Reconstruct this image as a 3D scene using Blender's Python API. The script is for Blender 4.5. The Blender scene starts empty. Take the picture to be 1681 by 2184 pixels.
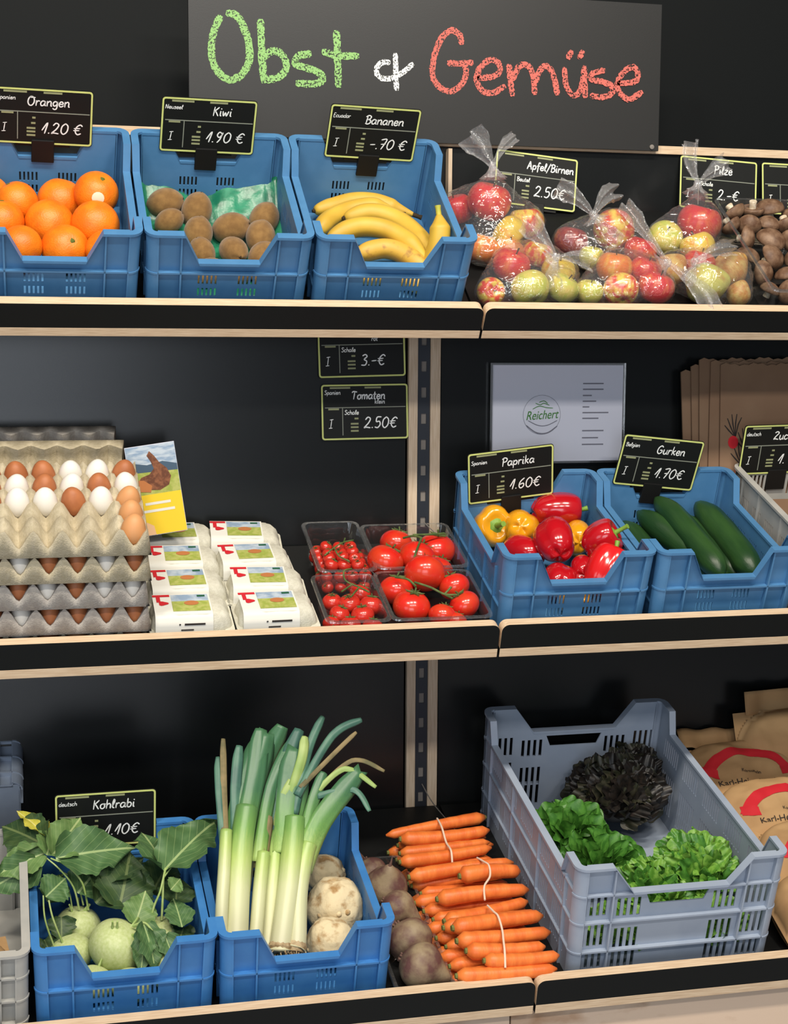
import bpy, bmesh, math, random
from mathutils import Vector, Matrix, Euler, Quaternion, noise
from mathutils.geometry import tessellate_polygon
from mathutils.bvhtree import BVHTree

scene = bpy.context.scene
COL = scene.collection
rnd = random.Random(7)
Z0 = 1.62                                   # height of the top shelf's front lip above the floor

# ------------------------------------------------------------------ camera
cam_d = bpy.data.cameras.new('camera'); cam = bpy.data.objects.new('camera', cam_d); COL.objects.link(cam)
cam_d.sensor_fit = 'VERTICAL'; cam_d.sensor_height = 36.0; cam_d.sensor_width = 27.7
cam_d.lens = 3497.3 / 2184 * 36.0
cam_d.shift_x = -(923.4 - 840.5) / 2184; cam_d.shift_y = (1137.8 - 1092) / 2184
cam_d.clip_start = 0.05; cam_d.clip_end = 100
def cam_matrix(yaw, pitch, roll, loc):
    y, p, r = map(math.radians, (yaw, pitch, roll))
    f = Vector((math.sin(y)*math.cos(p), math.cos(y)*math.cos(p), -math.sin(p)))
    ri = Vector((math.cos(y), -math.sin(y), 0)); up = ri.cross(f)
    r2 = ri*math.cos(r) + up*math.sin(r); u2 = -ri*math.sin(r) + up*math.cos(r)
    M = Matrix((r2, u2, -f)).transposed().to_4x4(); M.translation = loc
    return M
cam.matrix_world = cam_matrix(14.64, 7.5, 0.51, Vector((-0.8732, -2.9844, Z0 - 0.0302)))
scene.camera = cam

# ------------------------------------------------------------------ world, lights, exposure
w = bpy.data.worlds.new('room_light'); scene.world = w; w.use_nodes = True
bg = w.node_tree.nodes['Background']; bg.inputs['Color'].default_value = (0.80, 0.88, 1.0, 1); bg.inputs['Strength'].default_value = 0.30
def area(name, loc, target, sx, sy, power, col):
    l = bpy.data.lights.new(name, 'AREA'); l.shape = 'RECTANGLE'; l.size = sx; l.size_y = sy; l.energy = power; l.color = col
    o = bpy.data.objects.new(name, l); COL.objects.link(o); o.location = loc
    o.rotation_euler = (Vector(target) - Vector(loc)).to_track_quat('-Z', 'Y').to_euler()
    return o
for i, lx in enumerate((-1.75, -0.55, 0.65)):           # ceiling luminaires in front of the rack
    area('ceiling_light', (lx, -2.05, 3.85), (lx + 0.1, -0.10, 1.0), 0.60, 0.26, 120, (1.0, 0.91, 0.78))
    area('ceiling_light', (lx + .3, -4.4, 3.85), (lx + 0.1, -0.30, 0.8), 0.60, 0.26, 75, (1.0, 0.95, 0.88))  # second row added as frontal fill for the lower shelves
area('shop_window', (-2.0, -7.0, 1.4), (-2.0, 0.0, 1.3), 3.6, 2.2, 230, (0.84, 0.91, 1.0))   # daylight from the shop front behind the photographer
area('side_fill', (-3.6, -3.4, 1.7), (-0.4, 0.1, 1.0), 1.6, 1.6, 40, (0.80, 0.90, 1.0))  # added soft bluish fill from the left front, not a known window
scene.view_settings.view_transform = 'Standard'
try: scene.view_settings.look = 'None'
except Exception: pass
scene.view_settings.gamma = 1.0; scene.view_settings.use_curve_mapping = False
scene.view_settings.exposure = -1.22

# ------------------------------------------------------------------ mesh helpers
class MB:
    def __init__(s): s.v = []; s.f = []; s.m = []
    def add(s, vs, fs, mi=0, M=None):
        o = len(s.v)
        s.v += [tuple(M @ Vector(p)) for p in vs] if M else [tuple(p) for p in vs]
        for f in fs: s.f.append([i + o for i in f]); s.m.append(mi)
    def box(s, x0, x1, y0, y1, z0, z1, mi=0, M=None, mf=None):
        vs = [(x0,y0,z0),(x1,y0,z0),(x1,y1,z0),(x0,y1,z0),(x0,y0,z1),(x1,y0,z1),(x1,y1,z1),(x0,y1,z1)]
        fs = [[0,3,2,1],[4,5,6,7],[0,1,5,4],[2,3,7,6],[1,2,6,5],[3,0,4,7]]   # bottom top front back right left
        for k, f in enumerate(fs): s.add([vs[i] for i in f], [[0,1,2,3]], mi if mf is None else mf[k], M)
    def tube(s, pts, rad, n=10, mi=0, cap=True, flat=1.0, roll=0.0, shape=None, M=None):
        pts = [Vector(p) for p in pts]; N = len(pts)
        if not hasattr(rad, '__len__'): rad = [rad]*N
        T = [(pts[min(i+1,N-1)] - pts[max(i-1,0)]).normalized() for i in range(N)]
        a = Vector((0,0,1)) if abs(T[0].z) < .9 else Vector((0,1,0))
        nrm = (a - T[0]*a.dot(T[0])).normalized(); vs = []; fs = []
        for i in range(N):
            nrm = (nrm - T[i]*nrm.dot(T[i])).normalized(); b = T[i].cross(nrm)
            for k in range(n):
                t = 2*math.pi*k/n + roll; q = shape(t, i/(N-1)) if shape else 1
                vs.append(pts[i] + nrm*(math.cos(t)*rad[i]*q) + b*(math.sin(t)*rad[i]*flat*q))
        for i in range(N-1):
            for k in range(n):
                fs.append([i*n+k, i*n+(k+1)%n, (i+1)*n+(k+1)%n, (i+1)*n+k])
        if cap:
            fs.append([k for k in range(n)][::-1]); fs.append([(N-1)*n+k for k in range(n)])
        s.add(vs, fs, mi, M)
    def lathe(s, prof, n=16, mi=0, M=None, fn=None):
        vs = []; fs = []; R = len(prof)
        for (r, z) in prof:
            for k in range(n):
                t = 2*math.pi*k/n; q = fn(t, z) if fn else 1
                vs.append((r*q*math.cos(t), r*q*math.sin(t), z))
        for i in range(R-1):
            for k in range(n): fs.append([i*n+k, i*n+(k+1)%n, (i+1)*n+(k+1)%n, (i+1)*n+k])
        fs.append(list(range(n))[::-1]); fs.append([(R-1)*n+k for k in range(n)])
        s.add(vs, fs, mi, M)
    def blob(s, fn, nu=20, nv=14, mi=0, M=None):
        "closed surface: fn(theta 0..pi from +z, phi) -> point"
        vs = [fn(0, 0)]; fs = []
        for j in range(1, nv):
            for k in range(nu): vs.append(fn(math.pi*j/nv, 2*math.pi*k/nu))
        vs.append(fn(math.pi, 0))
        for k in range(nu): fs.append([0, 1+k, 1+(k+1)%nu])
        for j in range(nv-2):
            for k in range(nu):
                a = 1+j*nu; b = 1+(j+1)*nu
                fs.append([a+k, b+k, b+(k+1)%nu, a+(k+1)%nu])
        e = len(vs)-1; a = 1+(nv-2)*nu
        for k in range(nu): fs.append([a+k, e, a+(k+1)%nu])
        s.add(vs, fs, mi, M)
    def grid(s, fn, nu, nv, mi=0, M=None):
        vs = [fn(i/nu, j/nv) for j in range(nv+1) for i in range(nu+1)]
        fs = [[j*(nu+1)+i, j*(nu+1)+i+1, (j+1)*(nu+1)+i+1, (j+1)*(nu+1)+i] for j in range(nv) for i in range(nu)]
        s.add(vs, fs, mi, M)
    def plate(s, outer, holes, y0, y1, mi=0, me=None, M=None):
        "polygon with holes in (x,z), extruded from y0 (front) to y1"
        if me is None: me = mi
        loops = [outer] + list(holes)
        tr = tessellate_polygon([[Vector((p[0], p[1], 0)) for p in l] for l in loops])
        flat = [p for l in loops for p in l]; n = len(flat)
        vs = [(p[0], y0, p[1]) for p in flat] + [(p[0], y1, p[1]) for p in flat]
        def ar(t): a, b, c = (flat[i] for i in t); return (b[0]-a[0])*(c[1]-a[1]) - (b[1]-a[1])*(c[0]-a[0])
        f1 = []; f2 = []
        for t in tr:
            t = list(t) if ar(t) > 0 else list(t)[::-1]
            f1.append(t); f2.append([i+n for i in t[::-1]])
        s.add(vs, f1 + f2, mi, M)
        o = 0
        for li, l in enumerate(loops):
            k = len(l); A = sum(l[i][0]*l[(i+1)%k][1] - l[(i+1)%k][0]*l[i][1] for i in range(k))
            ccw = (A > 0) == (li == 0)
            for i in range(k):
                a, b = o+i, o+(i+1)%k
                q = [vs[a], vs[b], vs[b+n], vs[a+n]]
                s.add(q if not ccw else q[::-1], [[0,1,2,3]], me, M)
            o += k
    def stroke(s, pts, wd, y=0.0, mi=0, M=None, jit=0.0, rr=None):
        "flat pen stroke in the x-z plane facing -y"
        P = [Vector((p[0], p[1])) for p in pts]; N = len(P)
        if N < 2: return
        L = []; R = []
        for i in range(N):
            t = (P[min(i+1,N-1)] - P[max(i-1,0)])
            if t.length < 1e-9: t = Vector((1,0))
            t.normalize(); nn = Vector((-t.y, t.x)); hw = wd/2
            j1 = 1 + (rr.uniform(-jit, jit) if jit else 0); j2 = 1 + (rr.uniform(-jit, jit) if jit else 0)
            e = t*(hw*.5*(-1 if i == 0 else 1 if i == N-1 else 0))
            c = .62 if i in (0, N-1) else 1
            L.append(P[i] + nn*hw*j1*c + e); R.append(P[i] - nn*hw*j2*c + e)
        vs = [(p.x, y, p.y) for p in L] + [(p.x, y, p.y) for p in R]
        s.add(vs, [[i, N+i, N+i+1, i+1] for i in range(N-1)], mi, M)
    def mesh(s, name, mats, smooth=40, warp=None, weld=0.00002):
        me = bpy.data.meshes.new(name)
        v = [warp(Vector(p)) for p in s.v] if warp else s.v
        me.from_pydata([tuple(p) for p in v], [], s.f)
        for m in mats: me.materials.append(m)
        me.polygons.foreach_set('material_index', s.m)
        if weld:
            bm = bmesh.new(); bm.from_mesh(me); bmesh.ops.remove_doubles(bm, verts=bm.verts, dist=weld); bm.to_mesh(me); bm.free()
        if smooth:
            me.polygons.foreach_set('use_smooth', [True]*len(me.polygons))
            if smooth < 180: me.set_sharp_from_angle(angle=math.radians(smooth))
        me.update()
        return me
    def build(s, name, mats, parent=None, M=None, smooth=40, warp=None, **k):
        return put(name, s.mesh(name, mats if isinstance(mats, (list, tuple)) else [mats], smooth, warp), parent, M, **k)
def put(name, me, parent=None, M=None, **k):
    o = bpy.data.objects.new(name, me); COL.objects.link(o)
    if parent is not None: o.parent = parent
    if M is not None:
        if parent is None: o.matrix_world = M
        else: o.matrix_local = M
    if k: tag(o, **k)
    return o
def tag(o, label=None, cat=None, group=None, kind=None):
    if label: o['label'] = label
    if cat: o['category'] = cat
    if group: o['group'] = group
    if kind: o['kind'] = kind
    return o
def thing(name, label, cat, M=None, group=None):
    o = bpy.data.objects.new(name, None); COL.objects.link(o); o.empty_display_size = .02
    if M is not None: o.matrix_world = M
    return tag(o, label, cat, group)
def solid(o, t, off=0): m = o.modifiers.new('thickness', 'SOLIDIFY'); m.thickness = t; m.offset = off; return o
def bevel(o, wd, seg=2):
    m = o.modifiers.new('soft_edges', 'BEVEL'); m.width = wd; m.segments = seg; m.limit_method = 'ANGLE'; m.angle_limit = math.radians(50); return o
def sub(o, n=1): m = o.modifiers.new('smooth', 'SUBSURF'); m.levels = n; m.render_levels = n; return o
def curve(pts, n=6):
    "Catmull-Rom through the points (any dimension)"
    P = [Vector(p) for p in pts]
    if len(P) < 3:
        return [P[0].lerp(P[-1], i/n) for i in range(n+1)]
    out = []
    for i in range(len(P)-1):
        a = P[max(i-1,0)]; b = P[i]; c = P[i+1]; d = P[min(i+2,len(P)-1)]
        for k in range(n):
            t = k/n
            out.append(.5*((2*b) + (c-a)*t + (2*a-5*b+4*c-d)*t*t + (3*b-a-3*c+d)*t**3))
    out.append(P[-1]); return out
def rr_rect(x0, x1, z0, z1, r, n=4):
    out = []
    for cx, cz, a in ((x1-r, z0+r, -90), (x1-r, z1-r, 0), (x0+r, z1-r, 90), (x0+r, z0+r, 180)):
        for k in range(n+1):
            t = math.radians(a + 90*k/n); out.append((cx + r*math.cos(t), cz + r*math.sin(t)))
    return out
def rect(x0, x1, z0, z1): return [(x0,z0),(x1,z0),(x1,z1),(x0,z1)]

# shelf frames: x along the rack, y up the sloping deck, z square to it; the origin is the lip's top edge at the joint
SHELF = {'T': (0.0, 0.0, 33.68), 'M': (-0.1276, -0.5822, 18.93), 'B': (-0.3680, -1.1707, 14.04)}
def F(s):
    Y, Z, t = SHELF[s]; t = math.radians(t); c, n = math.cos(t), math.sin(t)
    return Matrix(((1,0,0,0), (0,c,-n,Y), (0,n,c,Z0+Z), (0,0,0,1)))
FR = {s: F(s) for s in 'TMB'}
def at(s, x, d, h, R=None):
    M = FR[s] @ Matrix.Translation((x/1000, d/1000, h/1000))
    return M @ R if R is not None else M
def aim(x, y, z, roll=0):
    "rotation taking +z to the given direction"
    return (Vector((x,y,z)).to_track_quat('Z', 'Y').to_matrix().to_4x4()) @ Matrix.Rotation(math.radians(roll), 4, 'Z')
def rot(x=0, y=0, z=0): return Euler((math.radians(x), math.radians(y), math.radians(z))).to_matrix().to_4x4()
def world(x, Y, z, R=None):
    M = Matrix.Translation((x/1000, Y/1000, Z0 + z/1000))
    return M @ R if R is not None else M
DECK = -50

# ------------------------------------------------------------------ materials
def nd(nt, t, **k):
    n = nt.nodes.new(t)
    for a, b in k.items(): setattr(n, a, b)
    return n
MATS = {}
def mat(name, col, rough=.5, spec=.5, col2=None, scale=20, lo=.4, hi=.6, bump=0, bscale=200, coat=0, sss=0, sssr=.01, metal=0, detail=3, stretch=None, sheen=0):
    m = bpy.data.materials.new(name); m.use_nodes = True; nt = m.node_tree; b = nt.nodes['Principled BSDF']; MATS[name] = m
    b.inputs['Base Color'].default_value = (*col, 1); b.inputs['Roughness'].default_value = rough
    b.inputs['Specular IOR Level'].default_value = spec; b.inputs['Metallic'].default_value = metal
    if coat: b.inputs['Coat Weight'].default_value = coat; b.inputs['Coat Roughness'].default_value = .12
    if sss:
        b.inputs['Subsurface Weight'].default_value = sss; b.inputs['Subsurface Radius'].default_value = (1, .5, .25); b.inputs['Subsurface Scale'].default_value = sssr
    if sheen: b.inputs['Sheen Weight'].default_value = sheen
    tc = nd(nt, 'ShaderNodeTexCoord'); oi = nd(nt, 'ShaderNodeObjectInfo')
    va = nd(nt, 'ShaderNodeVectorMath', operation='ADD'); nt.links.new(tc.outputs['Object'], va.inputs[0]); nt.links.new(oi.outputs['Random'], va.inputs[1])
    vec = va.outputs[0]
    if stretch:
        mp = nd(nt, 'ShaderNodeMapping'); mp.inputs['Scale'].default_value = stretch; nt.links.new(vec, mp.inputs['Vector']); vec = mp.outputs[0]
    if col2 is not None:
        no = nd(nt, 'ShaderNodeTexNoise'); no.inputs['Scale'].default_value = scale; no.inputs['Detail'].default_value = detail; nt.links.new(vec, no.inputs['Vector'])
        cr = nd(nt, 'ShaderNodeValToRGB'); cr.color_ramp.elements[0].position = lo; cr.color_ramp.elements[1].position = hi
        cr.color_ramp.elements[0].color = (*col, 1); cr.color_ramp.elements[1].color = (*col2, 1)
        nt.links.new(no.outputs['Fac'], cr.inputs[0]); nt.links.new(cr.outputs[0], b.inputs['Base Color'])
    if bump:
        nb = nd(nt, 'ShaderNodeTexNoise'); nb.inputs['Scale'].default_value = bscale; nb.inputs['Detail'].default_value = 2; nt.links.new(vec, nb.inputs['Vector'])
        bu = nd(nt, 'ShaderNodeBump'); bu.inputs['Strength'].default_value = bump; bu.inputs['Distance'].default_value = .002
        nt.links.new(nb.outputs['Fac'], bu.inputs['Height']); nt.links.new(bu.outputs[0], b.inputs['Normal'])
    return m
def ramp_mat(name, axis, stops, rough=.5, noise_amt=.0, scale=30, bump=0, bscale=200, spec=.5, coat=0, stretch=None, sss=0):
    "colour that runs along one of the object's own axes (in metres)"
    m = mat(name, stops[0][1], rough, spec, bump=bump, bscale=bscale, coat=coat, sss=sss); nt = m.node_tree; b = nt.nodes['Principled BSDF']
    tc = nd(nt, 'ShaderNodeTexCoord'); sx = nd(nt, 'ShaderNodeSeparateXYZ'); nt.links.new(tc.outputs['Object'], sx.inputs[0])
    a, z = stops[0][0], stops[-1][0]
    mr = nd(nt, 'ShaderNodeMapRange'); mr.inputs['From Min'].default_value = a; mr.inputs['From Max'].default_value = z
    nt.links.new(sx.outputs['XYZ'.index(axis)], mr.inputs['Value'])
    no = nd(nt, 'ShaderNodeTexNoise'); no.inputs['Scale'].default_value = scale; no.inputs['Detail'].default_value = 4
    oi = nd(nt, 'ShaderNodeObjectInfo'); va = nd(nt, 'ShaderNodeVectorMath', operation='ADD'); nt.links.new(tc.outputs['Object'], va.inputs[0]); nt.links.new(oi.outputs['Random'], va.inputs[1])
    vec = va.outputs[0]
    if stretch:
        mp = nd(nt, 'ShaderNodeMapping'); mp.inputs['Scale'].default_value = stretch; nt.links.new(vec, mp.inputs['Vector']); vec = mp.outputs[0]
    nt.links.new(vec, no.inputs['Vector'])
    ma = nd(nt, 'ShaderNodeMath', operation='MULTIPLY_ADD'); ma.inputs[1].default_value = noise_amt*2; ma.inputs[2].default_value = -noise_amt
    nt.links.new(no.outputs['Fac'], ma.inputs[0])
    ad = nd(nt, 'ShaderNodeMath', operation='ADD'); nt.links.new(mr.outputs[0], ad.inputs[0]); nt.links.new(ma.outputs[0], ad.inputs[1])
    cr = nd(nt, 'ShaderNodeValToRGB'); el = cr.color_ramp.elements
    while len(el) < len(stops): el.new(.5)
    for e, (p, c) in zip(el, stops): e.position = (p-a)/(z-a) if z != a else 0; e.color = (*c, 1)
    nt.links.new(ad.outputs[0], cr.inputs[0]); nt.links.new(cr.outputs[0], b.inputs['Base Color'])
    return m
def film(name, tint=(1,1,1), gloss=.10, rough=.12, bump=.5, bscale=90, haze=.03, hz=(.9,.9,.9)):
    "thin clear plastic: mostly see-through with sharp sheen and a little milkiness"
    m = bpy.data.materials.new(name); m.use_nodes = True; nt = m.node_tree; nt.nodes.clear(); MATS[name] = m
    out = nd(nt, 'ShaderNodeOutputMaterial'); tr = nd(nt, 'ShaderNodeBsdfTransparent'); tr.inputs[0].default_value = (*tint, 1)
    gl = nd(nt, 'ShaderNodeBsdfGlossy'); gl.inputs['Roughness'].default_value = rough; gl.inputs['Color'].default_value = (1,1,1,1)
    df = nd(nt, 'ShaderNodeBsdfDiffuse'); df.inputs['Color'].default_value = (*hz, 1)
    lw = nd(nt, 'ShaderNodeLayerWeight'); lw.inputs['Blend'].default_value = .35
    mu = nd(nt, 'ShaderNodeMath', operation='MULTIPLY_ADD'); mu.inputs[1].default_value = .35; mu.inputs[2].default_value = gloss; nt.links.new(lw.outputs['Facing'], mu.inputs[0])
    if bump:
        tc = nd(nt, 'ShaderNodeTexCoord'); nb = nd(nt, 'ShaderNodeTexNoise'); nb.inputs['Scale'].default_value = bscale; nb.inputs['Detail'].default_value = 2; nb.inputs['Distortion'].default_value = 1.5
        nt.links.new(tc.outputs['Object'], nb.inputs['Vector'])
        bu = nd(nt, 'ShaderNodeBump'); bu.inputs['Strength'].default_value = bump; bu.inputs['Distance'].default_value = .006
        nt.links.new(nb.outputs['Fac'], bu.inputs['Height']); nt.links.new(bu.outputs[0], gl.inputs['Normal']); nt.links.new(bu.outputs[0], lw.inputs['Normal'])
    m1 = nd(nt, 'ShaderNodeMixShader'); nt.links.new(mu.outputs[0], m1.inputs[0]); nt.links.new(tr.outputs[0], m1.inputs[1]); nt.links.new(gl.outputs[0], m1.inputs[2])
    m2 = nd(nt, 'ShaderNodeMixShader'); m2.inputs[0].default_value = haze; nt.links.new(m1.outputs[0], m2.inputs[1]); nt.links.new(df.outputs[0], m2.inputs[2])
    nt.links.new(m2.outputs[0], out.inputs[0])
    return m

def plywood(name, c1, c2, axis='Z', scale=900.0, stretch=(3,3,60), rough=.6):
    return mat(name, c1, rough, .3, col2=c2, scale=6, lo=.35, hi=.65, stretch=stretch, bump=.1, bscale=10, detail=4)
black_film = mat('black_film_board', (.0062,.0072,.0072), .25, .45, bump=.02, bscale=700)
black_lip = mat('black_lip_face', (.0055,.0065,.0066), .5, .16, bump=.03, bscale=600)
black_deck = mat('black_deck_board', (.007,.0075,.0075), .5, .3, bump=.05, bscale=900)
ply_edge = plywood('plywood_edge', (.70,.54,.37), (.55,.39,.25), stretch=(4,90,90))
ply_edge_v = plywood('plywood_edge_upright', (.62,.50,.37), (.50,.38,.26), stretch=(90,90,4))
ply_face = mat('plywood_face', (.36,.215,.125), .6, .3, col2=(.60,.46,.35), scale=3.2, lo=.40, hi=.50, stretch=(1.3,1.3,3.2), detail=6, bump=.05)
wall_black = mat('painted_black_wall', (.0050,.0062,.0066), .6, .12, bump=.03, bscale=300)
floor_mat = mat('concrete_floor', (.40,.41,.44), .09, .6, col2=(.46,.47,.50), scale=3)
metal_dark = mat('dark_metal_rail', (.03,.035,.045), .45, .5, metal=.5)
metal_lite = mat('bare_slot_metal', (.20,.18,.16), .6, .3)
blue = mat('blue_plastic', (.064,.195,.385), .42, .45, col2=(.074,.212,.41), scale=25, bump=.06, bscale=120)
blue_b = mat('brighter_blue_plastic', (.046,.195,.49), .42, .45, col2=(.056,.215,.51), scale=25, bump=.06, bscale=120)
grey_pl = mat('blue_grey_plastic', (.30,.355,.45), .48, .4, col2=(.335,.39,.48), scale=15, bump=.06, bscale=120)
beige_pl = mat('beige_grey_plastic', (.36,.36,.34), .5, .4, col2=(.42,.41,.38), scale=15, bump=.06, bscale=120)
clip_black = mat('black_clip_plastic', (.008,.008,.008), .45, .25)
tag_black = mat('slate_card', (.0085,.0095,.009), .5, .2)
tag_edge = mat('lime_border_print', (.62,.68,.22), .55, .3)
tag_dim = mat('olive_small_print', (.30,.32,.17), .6, .3)
tag_line = mat('grey_rule_print', (.25,.27,.22), .6, .3)
chalk_w = mat('white_marker', (.86,.88,.86), .7, .2)
def chalk(name, c):
    m = mat(name, c, .9, .1); nt = m.node_tree; b = nt.nodes['Principled BSDF']
    tc = nd(nt, 'ShaderNodeTexCoord'); no = nd(nt, 'ShaderNodeTexNoise'); no.inputs['Scale'].default_value = 300; no.inputs['Detail'].default_value = 3
    nt.links.new(tc.outputs['Object'], no.inputs['Vector'])
    cr = nd(nt, 'ShaderNodeValToRGB'); cr.color_ramp.elements[0].position = .40; cr.color_ramp.elements[1].position = .48
    nt.links.new(no.outputs['Fac'], cr.inputs[0]); nt.links.new(cr.outputs[0], b.inputs['Alpha'])
    return m
chalk_g, chalk_r, chalk_wh = chalk('green_chalk', (.28,.50,.18)), chalk('red_chalk', (.60,.155,.125)), chalk('white_chalk', (.82,.84,.82))
slate = mat('slate_board', (.021,.021,.0205), .36, .40, bump=.03, bscale=500)

# ------------------------------------------------------------------ the room and the rack
fl = MB(); fl.box(-6, 6, -6, 3, -.05, 0); fl.build('floor', floor_mat, smooth=0, kind='structure')
wl = MB(); wl.box(-6, 6, .62, .72, 0, 3.4); wl.build('wall_back', wall_black, smooth=0, kind='structure')
SIDES = (('orange, kiwi and banana', -1500, -2), ('apple bag', 2, 1250))
where = {('T', 0): 'top shelf board with black lip under the orange, kiwi and banana crates',
         ('T', 1): 'top shelf board with black lip under the bagged apples and mushrooms',
         ('M', 0): 'middle shelf board with black lip under the eggs and tomatoes',
         ('M', 1): 'middle shelf board with black lip under the pepper and cucumber crates',
         ('B', 0): 'bottom shelf board with black lip under kohlrabi, leeks and carrots',
         ('B', 1): 'bottom shelf board with black lip under the big grey lettuce crate'}
DL = {'T': .438, 'M': .420, 'B': .662}
for s in 'TMB':
    for k, (_, x0, x1) in enumerate(SIDES):
        t = thing('display_shelf', where[(s, k)], 'shelf', FR[s].copy(), 'sloping display shelves')
        x0m, x1m = x0/1000, x1/1000
        b = MB(); b.box(x0m, x1m, -.022, DL[s], -.068, -.050, mf=[0,0,1,0,0,0]); bevel(b.build('deck', [black_deck, ply_edge], t, smooth=0), .001)
        r = .014; arc = lambda cx, a0: [(cx + r*math.cos(math.radians(a)), -r + r*math.sin(math.radians(a))) for a in range(a0, a0+91, 15)]
        out = [(x0m, -.0495), (x1m, -.0495)] + arc(x1m - r, 0) + arc(x0m + r, 90)
        b = MB(); b.plate(out, [], -.022, 0, 0, 1); b.build('lip', [black_lip, ply_edge], t, smooth=30)
# back panels, slotted upright, ledge and upper back board
for lab, x0, x1 in (('black back panel behind the eggs, leeks and kohlrabi', -1500, -76), ('black back panel behind the pepper crate and lettuce crate', -1, 1250)):
    b = MB(); b.box(x0/1000, x1/1000, .298, .316, 0, Z0 + .112); b.build('back_panel', black_film, smooth=0, label=lab, cat='panel')
up = thing('slotted_upright', 'wooden upright with a slotted dark metal rail in its middle', 'upright', world(0, 0, 0))
for x0, x1 in ((-72, -53), (-26, -5)):
    b = MB(); b.box(x0/1000, x1/1000, .287, .3005, -Z0, .11); bevel(b.build('wood_strip', ply_edge_v, up, smooth=0), .0008)
holes = []; z = -1.05
while z < .05: holes.append(rect(-.0445, -.0335, z, z + .021)); z += .0535
b = MB(); b.plate(rect(-.0525, -.0265, -Z0, .11), holes, .292, .2945); b.build('slotted_rail', metal_dark, up, smooth=0)
b = MB(); b.box(-.052, -.027, .2955, .3, -Z0, .11); b.build('rail_channel', metal_lite, up, smooth=0)
b = MB(); b.box(-1.5, 1.25, .394, .410, .195, .3235); b.build('backboard', black_film, M=world(0,0,0), smooth=0, label='black upright board behind the top shelf carrying price cards', cat='board')
b = MB(); b.box(-1.5, 1.25, .386, .62, .3235, .341, mf=[1,0,1,0,1,1]); bevel(b.build('plywood_ledge', [black_film, ply_edge], M=world(0,0,0), smooth=0, label='long plywood ledge running behind the top shelf', cat='ledge'), .001)
b = MB(); b.box(.030, .038, .372, .3935, .205, .318); b.build('joint_strip', ply_edge_v, M=world(0,0,0), smooth=0, label='narrow upright wooden strip beside the banana crate', cat='strip')
for lab, x0, x1 in (('plywood plinth panel under the kohlrabi and leek crates', -1500, -38), ('plywood plinth panel under the grey lettuce crate', -35, 1250)):
    b = MB(); b.box(x0/1000, x1/1000, -.352, -.334, 0, Z0 - 1.243); b.build('plinth_panel', ply_face, smooth=0, label=lab, cat='panel')
for lab, pts in (('thin pale cord at the foot of the upright above tomatoes', [(-38,287,-452),(-30,262,-462),(-18,232,-478),(-8,215,-492)]),
                 ('thin dark cord running from the upright down to the carrots', [(-38,286,-1010),(-25,240,-1040),(0,170,-1072),(10,120,-1092)])):
    b = MB(); b.tube(curve([Vector(p)/1000 for p in pts], 5), .0012, 6); b.build('cord', metal_lite, M=world(0,0,0), label=lab, cat='cord')

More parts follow.
